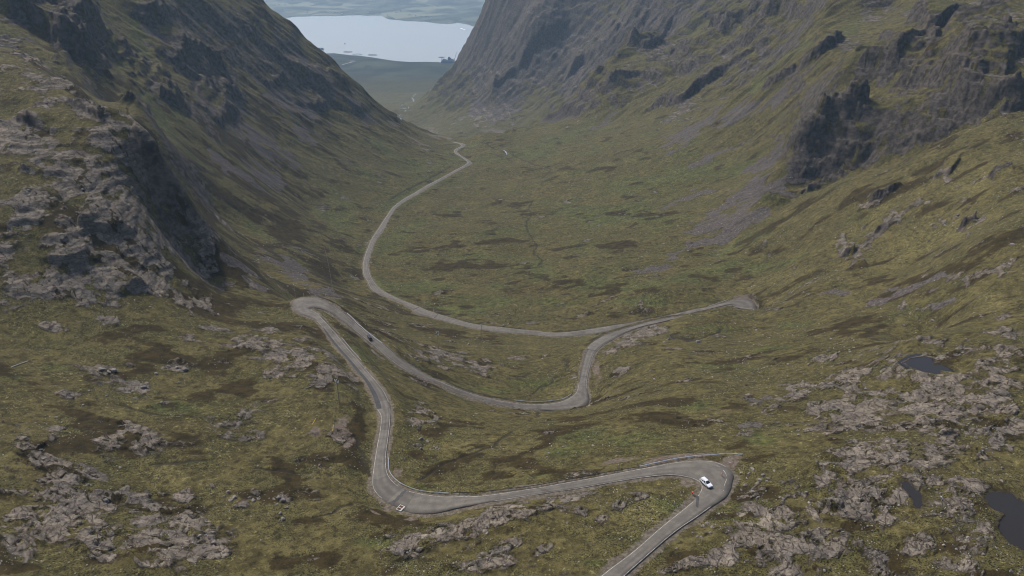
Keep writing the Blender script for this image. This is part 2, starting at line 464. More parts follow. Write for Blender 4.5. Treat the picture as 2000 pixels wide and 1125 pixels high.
# ------------------------------------------------------------------ where rock, scree, heather and fresh grass lie
ROCKS = [
 # bottom left slabs
 (75,1000,55,50),(130,960,30,25),(300,1040,55,60),(335,1065,70,55),(205,1060,25,45),(205,1000,32,16),(255,968,40,20),(380,1065,28,26),(30,850,40,30),(90,905,30,20),
 (60,1080,40,30),(110,840,30,18),(420,950,14,10),(470,985,20,18),(545,1005,24,20),(395,1040,20,20),(20,920,18,16),(270,1000,30,16),
 (370,965,24,26,-40),(245,950,16,9),(285,955,16,9),(315,962,16,9),(205,975,20,12),(555,975,14,12),(500,960,16,14),
 # ledges above the lower bend
 (900,1042,60,18,8),(835,1062,70,18),(1005,985,95,15,12),(950,1012,80,20,14),(1100,968,60,14,10),(1135,1002,45,16),(1060,1072,28,14,30),(1205,985,40,14,10),(985,1060,40,14,20),
 (1240,973,35,12,8),(790,1085,50,14),(1290,972,22,8,10),(1180,1010,24,12),(760,1040,20,12),(960,1100,40,14),
 # right hand plateau
 (1345,1098,70,22,10),(1440,1078,60,28,10),(1560,1095,70,30),(1385,1028,36,14),(1650,900,45,24,-20),(1690,958,40,28,-30),(1625,925,30,26),(1700,882,50,16),(1740,870,40,18),
 (1850,878,42,13,-15),(1650,795,70,26,-15),(1725,780,60,22,-20),(1800,788,60,40,-25),(1955,790,60,32,-30),(1880,760,50,25,-20),(1785,720,60,25,-20),(1900,680,75,26,-15),(1965,650,50,22),
 (1830,672,50,18,-20),(1700,722,60,18,-10),(1955,722,50,25,-20),(1650,742,60,20,-10),(1675,1000,30,20,-30),(1745,960,40,14,-40),(1900,955,35,10,-25),(1880,985,30,30),(1720,1010,40,18,-30),
 (1590,700,40,14),(1560,760,40,18),(1500,800,30,10),(1480,1010,40,14),(1800,1070,40,20),(1860,1105,40,14),(1620,1060,40,20),(1960,870,30,14),(1985,830,30,18),(1920,780,30,20),
 # left spur
 (100,180,90,46,-25),(200,262,80,46,-20),(270,330,50,50),(90,300,60,36),(180,385,90,46),(230,475,85,46),(180,555,80,40),(60,425,50,36),(80,555,60,36),(335,420,26,80,0,1.1),
 (360,485,30,36),(430,642,60,13),(505,655,50,18),(622,742,40,22),(565,700,40,18),(385,520,50,20),(140,470,50,40),(20,260,50,40),(40,380,30,30),(310,545,40,30),(60,120,60,30,-25),
 (200,720,25,10),(280,755,18,14),(345,720,40,8),(130,770,30,9),(640,690,22,16),(660,850,20,14),(395,640,30,8),(690,735,24,18),(100,640,30,10),(215,620,20,9),(735,760,12,20),
 # mid slope
 (880,695,55,18,5),(955,718,45,15),(1245,655,60,15,12),(1300,640,40,9,12),(825,870,30,14),(1195,690,20,10),(815,810,36,22),(1330,655,30,6),(1225,672,24,8),(1210,722,24,14),
 (990,620,20,6),(1040,628,30,5),(1170,598,40,7,25),(1230,600,30,6,20),(1010,700,30,5),
 # crags on the near right slope
 (1705,468,28,24,40),(1662,492,22,24),(1742,438,22,16,30),(1882,440,17,12),(1690,400,24,20,40),(1645,478,16,22),(1965,330,44,24,25),(1905,432,20,14,10),(1755,420,24,14,25),(1840,345,30,14,25),(1720,500,14,12),
 (1690,378,40,10,30),(1800,400,20,10,20),
 # cliffs of the right hand mountain
 (1650,282,52,42,0,1.15),(1600,372,60,14,22,1.1),(1510,388,40,18,20,1.1),(1825,240,90,24,-14,1.15),(1920,225,70,26,0,1.1),(1590,240,45,45,30,1.1),(1700,200,70,30,10),(1750,140,70,40),(1900,120,110,60),(1900,20,110,30),
 (1650,90,40,40,40),(1720,30,60,26),(1560,170,30,30,40),(1760,205,60,26,-10),(1470,150,50,30,30),(1390,130,60,34,20),(1300,120,70,50,30),(1230,60,90,60,30),(1400,60,60,30,20),(1500,30,60,24,15),(1180,200,70,30,35),(1120,160,60,60,30),
 (1050,100,110,120),(960,150,60,110),(930,220,60,40),(1000,30,80,60),(1250,180,60,30,35),(1330,220,40,16,30),(1590,330,40,16,25),
 # left mountain
 (180,60,40,50),(150,110,50,46),(60,40,60,36),(110,20,60,30),(340,120,60,50,-35),(420,170,70,50,-40),(300,40,60,40,-30),(400,60,60,40,-40),(500,130,60,40,-45),(560,160,50,30,-45),(620,160,40,30,-45),
 (470,60,40,40,-50),(330,180,30,30),(390,230,40,30,-20),(240,170,30,20),(660,190,30,20,-45),(700,205,24,12,-40),(300,130,30,36),(450,240,40,18,-30),(560,95,40,30,-45),
]
CLIFFS = [(1650,282,52,42),(1825,240,90,24,-14),(1920,225,70,26),(1590,240,45,45,30),(1700,200,70,30,10),(1760,130,80,40),(1900,110,100,60),(335,420,26,80),(1600,372,60,14,22),(1050,100,120,130),(960,150,70,120),
 (150,110,50,46),(180,60,40,50),(1230,60,90,60,30),(1400,60,60,30,20),(1300,120,70,50,30),(300,150,40,36),(420,170,60,40,-40)]
SCREE = [
 (300,72,22,18,-40),(372,60,20,16,-40),(395,215,24,14,-40),(420,240,30,10,-35),(560,215,50,22,-40),(540,190,30,14,-45),(600,225,40,18,-38),(640,190,30,18,-45),(500,285,50,16,-35),(540,300,60,16,-32),(470,230,22,10,-30),(580,120,30,16,-45),
 (440,330,60,10,-33),(520,345,50,16,-30),(600,275,40,12,-33),(340,60,16,18,-40),(700,220,40,10,-38),
 (470,520,40,8,-30),(590,545,50,14,-35),(430,560,30,9,-15),(500,560,50,12,-15),(540,520,40,10,-30),(630,572,24,8),
 (1380,440,70,24,28),(1330,490,60,16,24),(1450,380,70,18,30),(1500,320,70,18,30),(1560,270,60,16,32),(1440,230,60,20,35),(1520,200,50,16,35),(1400,300,60,14,30),(1290,520,40,12,15),(1600,210,40,12,35),(1420,470,60,12,25),(1330,390,50,10,20),
 (1750,570,90,14,4),(1640,573,60,9),(1830,548,50,9,20),(1700,590,40,8),(1840,590,36,6,10),(1480,780,30,8),(1470,830,24,8),(1500,775,24,9),(985,215,60,30,40),(930,215,20,16,45),
 (1560,330,90,22,30,1.2),(1480,400,90,18,26,1.2),(1400,470,80,14,20,1.1),(1640,215,60,16,40,1.1),(1350,260,80,16,30,1.1),(1100,230,60,18,25),(1180,240,40,12,25),
]
HEATH = [
 (480,420,60,14,-35),(560,460,80,20,-32),(640,510,60,24,-35),(420,380,50,12,-35),(380,300,50,16,-38),(430,270,50,14,-36),(520,390,60,12,-32),(650,470,60,12,-30),(700,540,30,20),(440,470,40,40),(400,420,20,50),(470,590,60,12),(400,590,40,12),
 (560,640,50,10),(290,640,60,12),(230,650,40,10),(460,760,40,10),(300,700,60,8),(110,870,60,26),(250,870,40,24),(180,830,50,10),(250,840,70,22),(380,850,60,20),(380,880,40,14),(470,960,50,14),(560,920,40,14,-30),(540,1100,50,20),(690,890,30,40),(700,810,24,50),
 (640,760,40,12),(700,780,30,20),(850,840,50,14),(820,890,24,14),(1000,900,40,10),(900,900,50,8,20),(880,650,50,8,-10),(760,590,40,8,-30),(820,640,40,6,-20),(950,660,40,6),(1100,560,80,14),(1000,525,60,10),(1060,540,30,14),(1160,560,60,10),
 (1660,625,50,10,10),(1760,575,40,9,10),(1600,650,60,9,15),(1550,700,50,8,15),(1700,650,30,8,20),(1700,820,30,14),(1690,760,20,8),(1540,1000,70,10),(1480,1080,30,10),(1680,1030,40,10),(1470,960,40,16),(1420,790,30,10),(1300,780,60,12),(1350,830,60,10),
 (1060,860,60,10,20),(40,1110,60,12),(330,1110,40,10),(80,260,40,14,-20),(220,420,30,20),(380,560,40,30),(1880,520,80,10,25),(1950,480,50,10,28),(1800,550,30,8,20),(700,640,40,10),
 (850,480,90,7),(960,470,80,6),(900,520,70,8),(1200,480,80,6),(1000,400,70,5),(1150,330,80,5),(870,420,40,6),(1250,420,70,6),(450,690,50,8),(260,730,40,8),(620,900,40,14),
]
GREEN = [
 (320,250,30,60,20),(270,90,16,90,12),(210,70,12,60,10),(380,320,60,8,-38),(430,350,60,8,-36),(360,300,40,10,-40),(480,400,70,7,-34),(300,200,20,20),(240,130,16,30),(590,262,24,10,-30),(570,340,14,7,-20),(640,420,50,12,-28),(620,440,40,8,-25),(500,450,60,7,-32),
 (680,600,40,8,-25),(700,690,40,20,-40),(760,570,50,10,-25),(830,560,60,10),(870,600,60,10),(960,590,90,10),(1060,590,60,8),(1050,530,20,30),(980,560,40,8),(930,500,60,8),(1200,560,100,12),(1350,540,80,12,12),(1160,660,30,8),(1250,590,60,10),
 (1030,750,60,18),(960,760,60,9),(860,740,50,9,-20),(1150,850,60,18),(1100,880,60,14),(1230,860,60,18),(1330,790,60,10),(1440,720,70,12),(1500,680,60,10),(1560,630,60,9),(1400,640,70,8),(30,740,40,16),(100,720,50,10),(340,800,50,12),(390,900,50,6,4),
 (700,910,30,14),(810,960,40,12),(740,1060,40,12),(1060,930,60,8),(1300,990,50,16),(1250,1060,50,30),(1160,1100,50,14),(1300,910,60,6),(1480,860,30,10),(1300,350,120,20,10),(1200,420,120,20),(1450,480,90,9,22),(1520,520,80,8,18),(800,450,40,14,30),(800,380,60,10,28),
 (850,330,60,8,28),(1100,270,60,8,20),(1480,170,60,9,40),(1560,110,50,12,38),(1640,80,20,14,40),(1450,330,40,8,30),(1040,300,50,8),(760,300,60,9,-25),(700,330,50,8,-28),(1870,230,0.1,0.1),
]
GREEN = [b for b in GREEN if b[2] > 1]
BROWNS = [(1660,240,24,12,20),(1830,212,30,16,-25),(1760,245,30,14),(1600,350,60,14,20),(1860,165,30,10,10),(1400,630,60,9),(1450,640,40,8),(900,590,40,8),(330,830,60,14),(1250,640,40,8),(1050,560,60,14),(1000,890,50,9)]
TUSSOCK_STRAW = [(1800,480,160,50,20),(1900,360,90,40,22),(1700,430,60,20,30),(1930,580,80,20),(1550,540,100,12,15),(300,920,60,20),(330,940,40,20),(1250,1000,70,22),(1150,780,60,16),(900,870,50,14)]
BROAD = [(1760,850,300,270,-15,.82),(1500,1060,230,90,0,.70),(220,1020,280,110,0,.64),(150,360,250,300,0,.66),(1000,1040,260,80,10,.5),(560,700,150,60,0,.42),(880,720,120,50,0,.32),(1230,660,120,40,10,.36),(1540,780,120,90,0,.36),
 (60,640,160,70,0,.52),(280,580,200,70,0,.56),(330,830,330,120,0,.42),(480,720,160,70,0,.42),(1450,850,140,70,0,.34),(120,70,160,90,0,.45),(420,120,220,130,-40,.42),(600,160,90,60,-45,.45),(1250,90,280,120,20,.78),(1050,110,150,160,0,1.0),(1830,90,280,150,0,.52),(1640,250,130,90,0,.42),(1880,210,120,80,0,.5),(1700,440,130,70,30,.26),(1900,400,100,60,25,.24),(1400,200,150,90,25,.42),(860,860,90,60,0,.25),(1800,590,160,40,10,.3)]
ROCKF = blob_field(ROCKS, 2.4); ROCKB = blob_field(BROAD, 2.6); CLIFF = blob_field(CLIFFS, 2.2); SCR = blob_field(SCREE, 2.0); HEA = blob_field(HEATH, 2.0); GRN = blob_field(GREEN, 2.0); BRN = blob_field(BROWNS, 2.0); STR = blob_field(TUSSOCK_STRAW, 2.0)
print('blobs', round(time.time() - T0, 1))

# roads of water and peat: polylines in the photograph laid on the ground
BURNS = [
 [(1040,392),(1033,408),(1037,420),(1028,436),(1034,455),(1048,480),(1042,492),(1058,507),(1050,520),(1030,526),(1012,532)],
 [(1101,700),(1112,713),(1104,722),(1116,729),(1094,734),(1082,741),(1078,748),(1062,754),(1049,760),(1042,768)],
 [(1036,729),(1015,734),(998,733)],[(1050,803),(1052,812),(1040,818),(1034,824)],[(1000,843),(975,862),(950,875),(905,892),(880,902),(850,918),(815,936)],[(915,880),(940,871),(965,873)],
 [(935,278),(950,283),(967,292),(985,297),(991,302)],[(1000,300),(1040,318),(1075,330),(1060,345)],[(1330,655),(1360,660),(1395,650),(1410,640)],
 [(690,850),(700,870),(715,905),(720,925)],[(500,915),(560,920),(600,922)],[(680,985),(640,1003),(610,1010)],[(300,905),(345,902),(400,898)],
 [(880,300),(900,294),(905,290)],[(760,390),(790,372),(815,360),(850,342),(885,322)],[(230,790),(280,803),(330,812)],
]
hb = make_lookup(BASE)
CHAN = np.zeros(X.shape, F32)
for pl in BURNS:
    P = [raycast(hb, u, v) for u, v in pl]; P = catmull([[p.x, p.y, p.z] for p in P if p is not None], 4)
    w = 0.55 + 0.0009 * P[:, 1].mean()
    j0 = np.searchsorted(rv, math.log(P[:, 1].min() - 12)); j1 = np.searchsorted(rv, math.log(P[:, 1].max() + 12))
    i0 = max(0, np.searchsorted(sv, (P[:, 0] / P[:, 1]).min() - 0.05)); i1 = np.searchsorted(sv, (P[:, 0] / P[:, 1]).max() + 0.05)
    xs = X[j0:j1, i0:i1]; ys = Y[j0:j1, i0:i1]
    wx = xs + 1.5 * gnoise(xs / 7, ys / 7 + 3); wy = ys + 1.5 * gnoise(xs / 7 + 40, ys / 7)
    D2 = np.full(xs.shape, 1e9, F32)
    for k in range(len(P) - 1):
        a = P[k, :2]; d = P[k + 1, :2] - a; L2 = (d * d).sum() + 1e-9
        t = np.clip(((wx - a[0]) * d[0] + (wy - a[1]) * d[1]) / L2, 0, 1)
        D2 = np.minimum(D2, (wx - a[0] - t * d[0]) ** 2 + (wy - a[1] - t * d[1]) ** 2)
    g = np.exp(-D2 / (2 * w * w)).astype(F32)
    CHAN[j0:j1, i0:i1] = np.maximum(CHAN[j0:j1, i0:i1], g)

# crags: lines of cliff that run along the hillsides; base line in the photograph, height in metres
CRAGS = [
 ([(1626,293),(1651,313),(1681,310),(1702,295),(1745,295),(1787,286),(1838,273),(1872,256)], 9),
 ([(1735,182),(1765,176),(1796,172),(1847,189),(1889,227),(1936,222),(1983,205),(2030,198)], 34),
 ([(1590,256),(1626,240),(1660,222),(1698,202)], 15),([(1668,130),(1702,150),(1748,142)], 20),([(1698,92),(1758,124),(1804,98)], 26),([(1760,64),(1813,86),(1842,64)], 22),
 ([(1845,50),(1898,40),(1940,14)], 22),([(1900,110),(1950,120),(2010,90)], 20),([(1820,130),(1870,150),(1930,160),(1990,140)], 16),
 ([(1516,312),(1545,294),(1592,277),(1612,268)], 16),([(1470,391),(1532,403),(1575,383),(1639,366),(1697,337)], 15),([(1560,345),(1600,335),(1640,330)], 9),
 ([(1240,228),(1290,214),(1330,205),(1371,178),(1422,149),(1464,123),(1515,90)], 30),([(1310,142),(1350,140),(1388,124),(1422,107),(1473,95),(1526,84)], 28),([(1365,86),(1413,73),(1473,82),(1518,55)], 32),([(1305,98),(1337,119),(1366,138)], 22),
 ([(1440,60),(1490,40),(1560,48),(1610,30)], 30),([(1180,190),(1220,170),(1260,160),(1300,165)], 20),([(1200,120),(1250,100),(1300,75),(1350,50)], 36),([(1540,150),(1580,130),(1620,100),(1650,70)], 20),([(1480,190),(1520,170),(1550,150)], 12),
 ([(1100,175),(1140,140),(1180,110),(1220,60)], 40),([(1000,160),(1040,120),(1080,90),(1120,40)], 50),([(960,200),(990,170),(1010,150)], 40),
 ([(112,106),(168,131),(190,106),(212,62)], 40),([(300,166),(322,204),(352,190)], 30),([(220,116),(246,123),(262,110)], 15),([(345,147),(403,131),(458,168)], 20),([(425,253),(468,228)], 14),([(520,176),(580,168)], 15),([(575,211),(650,210)], 12),
 ([(60,60),(110,40),(160,30)], 25),([(280,60),(330,50),(380,70)], 18),([(420,90),(470,80),(520,110)], 18),([(240,190),(262,200),(285,190)], 12),([(400,180),(440,200),(480,205)], 14),([(640,160),(680,190)], 12),
 ([(1686,482),(1720,456),(1754,430)], 6),([(1636,502),(1672,495)], 5),([(1876,446),(1906,430)], 5),([(1695,402),(1730,386),(1765,364)], 7),([(1820,350),(1860,338)], 6),([(1930,345),(1980,325)], 6),([(1655,520),(1690,510)], 4),
 ([(276,310),(300,322),(330,338)], 9),([(120,200),(160,215),(200,240)], 5),([(30,330),(90,345),(150,350)], 5),([(150,440),(210,460),(262,455)], 6),([(60,500),(130,515),(190,510)], 5),([(190,560),(240,575),(300,560)], 6),([(20,230),(70,250),(120,262)], 5),
 ([(1585,905),(1610,912),(1650,900)], 2.2),([(1560,960),(1600,985),(1640,1000)], 1.6),([(1730,680),(1770,668),(1810,662)], 3.5),([(1640,770),(1690,790),(1740,800)], 1.8),([(1780,800),(1830,850),(1870,850)], 2),([(1990,800),(1950,830),(1900,850)], 1.6),
 ([(880,1030),(950,1010),(1020,1005),(1090,990)], 1.8),([(250,1075),(290,1110),(340,1100)], 2),([(100,870),(60,880),(20,880)], 1.5),
]
CRD = np.zeros(X.shape, F32); CRZ = np.zeros(X.shape, F32); BENCH = np.zeros(X.shape, F32)
for pl, H in CRAGS:
    H = H * (0.8 if H > 8 else 1.0)
    P = [raycast(hb, u, v) for u, v in pl]
    if any(p is None for p in P): continue
    P = catmull([[p.x, p.y, p.z] for p in P], 4)[:, :2]
    c_ = P.mean(0); g_ = np.array([float(hgx(*c_)), float(hgy(*c_))]); t_ = P[-1] - P[0]; up = 1.0 if (-t_[1] * g_[0] + t_[0] * g_[1]) > 0 else -1.0
    Lr = 5.5 * H; ext = Lr + 2 * H
    j0 = np.searchsorted(rv, math.log(max(P[:, 1].min() - ext, 63))); j1 = np.searchsorted(rv, math.log(P[:, 1].max() + ext))
    i0 = max(0, np.searchsorted(sv, ((P[:, 0].min() - ext) / P[:, 1]).min() - .01)); i1 = min(NS, np.searchsorted(sv, ((P[:, 0].max() + ext) / P[:, 1]).max() + .01))
    xs = X[j0:j1, i0:i1]; ys = Y[j0:j1, i0:i1]; sp = SPC[j0:j1, i0:i1]
    if xs.size == 0: continue
    q = max(H * 1.3, 2.5)
    xs = xs + .35 * H * fbm(xs, ys, q * 2, 4, gain=.6, seed=71) * 1.6; ys = ys + .35 * H * fbm(xs, ys, q * 2, 4, gain=.6, seed=73) * 1.6
    best = np.full(xs.shape, 1e9, F32); sd_ = np.zeros(xs.shape, F32); tt = np.zeros(xs.shape, F32); n = len(P) - 1
    for k in range(n):
        a = P[k]; d = P[k + 1] - a; L2 = (d * d).sum() + 1e-9
        tr = ((xs - a[0]) * d[0] + (ys - a[1]) * d[1]) / L2; t = np.clip(tr, 0, 1)
        ex = xs - a[0] - t * d[0]; ey = ys - a[1] - t * d[1]; D = ex * ex + ey * ey; m = D < best
        best = np.where(m, D, best); sd_ = np.where(m, up * np.sign(-d[1] * ex + d[0] * ey) * np.sqrt(D), sd_); tt = np.where(m, (k + tr) / n, tt)
    tap = sstep(-.02, .18, tt) * sstep(1.02, .82, tt) * np.clip(.75 + .9 * gnoise(xs / (3 * q), ys / (3 * q)), .2, 1.25)
    w = np.maximum(H * .10, 1.2 * sp)
    st_ = sstep(-1, 1, sd_ / w); fall = np.clip(1 - np.maximum(sd_, 0) / Lr, 0, 1)
    CRZ[j0:j1, i0:i1] += H * tap * st_ * fall ** 1.3
    CRD[j0:j1, i0:i1] = np.maximum(CRD[j0:j1, i0:i1], tap * np.exp(-((sd_ - .1 * H) / np.maximum(.55 * H, 2 * sp)) ** 2))
    BENCH[j0:j1, i0:i1] = np.maximum(BENCH[j0:j1, i0:i1], tap * sstep(.5 * H, 1.3 * H, sd_) * sstep(Lr * .7, 1.5 * H, sd_))
print('crags', round(time.time() - T0, 1))
# ------------------------------------------------------------------ shaping the land
NEARK = (1 - sstep(1000, 2600, Y)).astype(F32)
LAND = (1 - FARM).astype(F32)
sl = np.hypot(GXb, GYb)
n_hill = fbm(X, Y, 90, 3, seed=1)
n_med = fbm(X, Y, 26, 4, seed=2, spacing=SPC)
n_fine = fbm(X, Y, 5, 4, gain=0.6, seed=3, spacing=SPC)
n_strk = fbm(X * 0.22, Y, 16, 4, seed=4, spacing=SPC * 0.8)          # runs down the valley sides
n_big = fbm(X, Y, 420, 4, seed=6)
mount = sstep(0.33, 0.75, sl) * LAND
RBL = np.clip(ROCKF, 0, 1.2)
mod = 0.5 + 0.5 * n_med
outc = fbm(X, Y, 30, 5, gain=0.55, seed=7, spacing=SPC)
outb = fbm(X * 0.5, Y, 11, 4, gain=0.6, seed=8, spacing=SPC)
bed0 = BASE + 0.10 * X - 0.05 * Y + 6.0 * fbm(X, Y, 110, 2, seed=15) + 2.5 * n_med + np.clip(sstep(700, 1300, Y), 0, 1) * (0.25 * X + 14 * n_hill)
n_bed = fbm(X * 0.10, bed0, 3.4, 4, gain=0.62, seed=43) * np.clip(sl * 3.0, 0.25, 1.0)      # strata
n_bed *= np.clip(1.2 - SPC * sl / 3.0, 0.25, 1)
n_bedf = fbm(X * 0.10 + 0.05 * Y, bed0, 26, 4, gain=0.6, seed=44) * sstep(450, 800, Y) * np.clip(sl * 1.6, 0, 1)
rock_raw = 0.9 * n_bedf + RBL * (0.66 + 0.26 * sstep(360, 250, Y)) * (1 - 0.3 * ROCKB) + ROCKB * 0.8 + 1.0 * outc + 0.85 * outb + 0.75 * n_bed + (0.18 + 0.22 * sstep(480, 600, Y)) * sstep(0.62, 1.3, sl) - 0.50 - 0.25 * mount * (Y > 500)
rock_raw += 0.20 * sstep(0.1, 0.5, fbm(X, Y, 140, 2, seed=12)) * (Y < 520)
rock_raw += 0.9 * CRD - 0.22 * BENCH * (Y > 430)
ROCK = sstep(0.0, 0.20, rock_raw).astype(F32) * LAND
ROCK *= sstep(-0.5, 2.5, RD)
print('noise', round(time.time() - T0, 1))

Z = BASE + CRZ * sstep(3, 14, RD)
amp_h = np.clip(Y * 0.004, 0.5, 7) * LAND * sstep(2, 40, RD)
Z += amp_h * n_hill
Z += np.clip(Y * 0.0016, 0.25, 2.4) * n_med * LAND * sstep(1, 12, RD)
# buttresses and gullies on the mountains
rg = fbm(X * 0.45, Y, 120, 5, gain=0.55, seed=13, spacing=SPC, ridged=True)
rg2 = fbm(X, Y, 46, 4, gain=0.55, seed=14, spacing=SPC, ridged=True)
rg3 = fbm(X * 0.22 + 0.1 * Y, Y - 0.15 * X, 58, 5, gain=0.6, seed=19, spacing=SPC, ridged=True)
CL_ = np.clip(CLIFF, 0, 1) * LAND
Z += (mount * sstep(350, 700, Y) * 9 * (rg - 0.1) + CL_ * sstep(420, 700, Y) * 9 * (rg2 - 0.1)) * sstep(6, 60, RD)
Z += mount * sstep(1000, 1700, Y) * 26 * (rg - 0.1) + mount * sstep(700, 1100, Y) * 13 * (rg3 - 0.1) + mount * sstep(800, 1200, Y) * 3 * (rg2 - 0.1)
fz = np.clip(CRD + 0.5 * CL_, 0, 1) * sstep(350, 450, Y)
rg4 = fbm(X * 0.9 + 0.3 * Y, Y, 17, 4, gain=0.62, seed=20, spacing=SPC, ridged=True)
Z += fz * 5.0 * (rg4 - 0.1)
# bedded sandstone: treads and risers that follow gently dipping beds
def terr(b, h, sharp=0.62):
    q = b / h; f = q - np.floor(q)
    return (h * (np.floor(q) + sstep(sharp, 1.0, f)) - b + 0.31 * h).astype(F32)
bed = Z - BASE + bed0
rk = sstep(-0.12, 0.3, rock_raw) * LAND * sstep(0.5, 6, RD)
zt = 0.45 * np.clip(0.6 + 1.4 * n_hill, 0, 1.4) * terr(bed + 3 * n_med + 2 * outb, 5.2) + 0.75 * np.clip(0.5 + 1.6 * outb, 0, 1.3) * terr(bed + 0.9 * n_fine + 1.5 * outb + 40, 1.7)
Z += rk * np.clip(zt, -6, 6) * sstep(0.02, 0.3, sl + 0.12)
big = terr(bed + 10 + 6 * n_hill, 21.0, 0.58)
Z += fz * 0.8 * terr(bed + 2 * n_med, 8.5, 0.6)
Z += CL_ * sstep(400, 600, Y) * 0.55 * big * (0.6 + 0.8 * n_hill) + mount * sstep(900, 1500, Y) * 0.25 * terr(bed + 9 * n_hill, 34.0, 0.6)
# joints and dipping slabs: long ribs that break the outcrops
pa = 0.87 * X - 0.49 * Y; pq = 0.49 * X + 0.87 * Y + 2.2 * gnoise(X / 16, Y / 16) + 1.2 * n_med
rib = gnoise(pa / 15, pq / 3.4) + 0.55 * gnoise(pa / 7 + 7, pq / 1.6)
saw = (pq / 4.6 + 0.6 * rib); saw = saw - np.floor(saw)
RSP = np.clip(3.2 / SPC - 0.8, 0, 1)
Z += ROCK * RSP * (0.75 * (saw * sstep(1.0, 0.9, saw) - 0.4) + 0.16 * rib)
crack2 = sstep(0.80, 0.95, saw) * RSP * sstep(-0.3, 0.5, n_med + outb)
# slabs stand a little proud, broken by joints
jn = fbm(X * 0.8 + 0.5 * Y, Y - 0.3 * X, 6.5, 4, gain=0.6, seed=16, spacing=SPC, ridged=True)
crack = sstep(0.55, 0.95, jn) * ROCK
Z += ROCK * (0.35 + 0.25 * np.clip(outb, -0.5, 1)) * (Y < 700) - crack * 0.9
n_tuft = fbm(X, Y, 2.6, 2, gain=0.6, seed=41, spacing=SPC)
Z += n_tuft * 0.30 * (1 - ROCK) * LAND * sstep(0.6, 3, RD)
Z += n_fine * (0.22 + 0.12 * ROCK + 0.2 * HEA) * np.clip(Y / 260, 0.7, 3.0) * LAND * sstep(0.3, 3, RD)
# peat hags and tussocky ribs across the valley floor
hag = fbm(X * 0.35, Y, 22, 4, gain=0.55, seed=18, spacing=SPC)
Z += (1 - mount) * LAND * 1.0 * terr(3.0 * hag, 1.0, 0.7) * sstep(300, 600, Y) * sstep(2, 12, RD)
Z -= CHAN * 0.55 * sstep(0.5, 4, RD)
# tarns lie in level basins
TARNS = [
 ('near', [(1921,968),(1945,960),(1975,965),(2010,990),(2040,1040),(2030,1085),(1990,1075),(1962,1055),(1950,1025),(1958,1005),(1935,990)], 134.5),
 ('shelf', [(1766,708),(1790,699),(1805,698),(1822,702),(1823,712),(1836,712),(1862,722),(1868,730),(1850,727),(1838,724),(1835,731),(1812,727),(1785,719)], 0),
 ('slot', [(1756,941),(1770,940),(1785,955),(1800,970),(1800,987),(1790,990),(1783,975),(1770,960)], 0),
 ('pool', [(1309,655),(1320,652),(1328,651),(1318,656),(1325,660),(1342,663),(1358,661),(1342,669),(1330,664),(1312,661)], 0),
]
hz = make_lookup(Z)
WATER = np.zeros(X.shape, F32); TARN_POLY = []
def poly_dist(P, xs, ys):
    """signed distance to a closed outline, negative inside"""
    ins = np.zeros(xs.shape, bool); D = np.full(xs.shape, 1e9)
    n = len(P)
    for k in range(n):
        a = P[k]; b = P[(k + 1) % n]; d = b - a
        t = np.clip(((xs - a[0]) * d[0] + (ys - a[1]) * d[1]) / ((d * d).sum() + 1e-9), 0, 1)
        D = np.minimum(D, np.hypot(xs - a[0] - t * d[0], ys - a[1] - t * d[1]))
        c = ((a[1] > ys) != (b[1] > ys)) & (xs < (b[0] - a[0]) * (ys - a[1]) / (b[1] - a[1] + 1e-12) + a[0])
        ins ^= c
    return np.where(ins, -D, D)
for nm, pl, d in TARNS:
    c = raycast(hz, sum(p[0] for p in pl) / len(pl), sum(p[1] for p in pl) / len(pl))
    lev = CAM_H - c.z if not d else d
    P = catmull(np.array([at_drop(u, v, lev) for u, v in pl + pl[:1]]), 5)[:-1]
    W = P[:, :2]; cx, cy = W.mean(0); ext = np.abs(W - [cx, cy]).max() + 14
    j0 = np.searchsorted(rv, math.log(max(cy - ext, 63))); j1 = np.searchsorted(rv, math.log(cy + ext))
    i0 = max(0, np.searchsorted(sv, (cx - ext) / cy - 0.06)); i1 = min(NS, np.searchsorted(sv, (cx + ext) / cy + 0.06))
    xs = X[j0:j1, i0:i1]; ys = Y[j0:j1, i0:i1]
    D = poly_dist(W, xs, ys) + 0.5 * gnoise(xs / 2.2, ys / 2.2) + 0.35 * gnoise(xs / 0.9, ys / 0.9)
    zl = CAM_H - lev
    sub = Z[j0:j1, i0:i1]
    k = sstep(7, 0, D)
    bank = zl + np.clip(D * 0.22, -1.2, 1.6)
    sub[:] = np.where(D < 0, np.minimum(sub, bank), sub * (1 - k) + np.maximum(bank, sub * .3 + bank * .7) * k)
    WATER[j0:j1, i0:i1] = np.maximum(WATER[j0:j1, i0:i1], sstep(1.6, 0.0, D))
    TARN_POLY.append((nm, W, zl))
# the road is cut into the slope
marg = 0.7 + 0.0016 * Y
kr = 1 - sstep(0, 1, (RD - marg) / (7.5 + 0.004 * Y))
Z = (Z * (1 - kr) + (RZ - 0.22) * kr).astype(F32)
Z = np.where(RD < marg + 0.5, np.minimum(Z, RZ - 0.16), Z)
GXf, GYf = slope_of(Z)
SLF = np.hypot(GXf, GYf)
zg = make_lookup(Z)
print('land', round(time.time() - T0, 1))

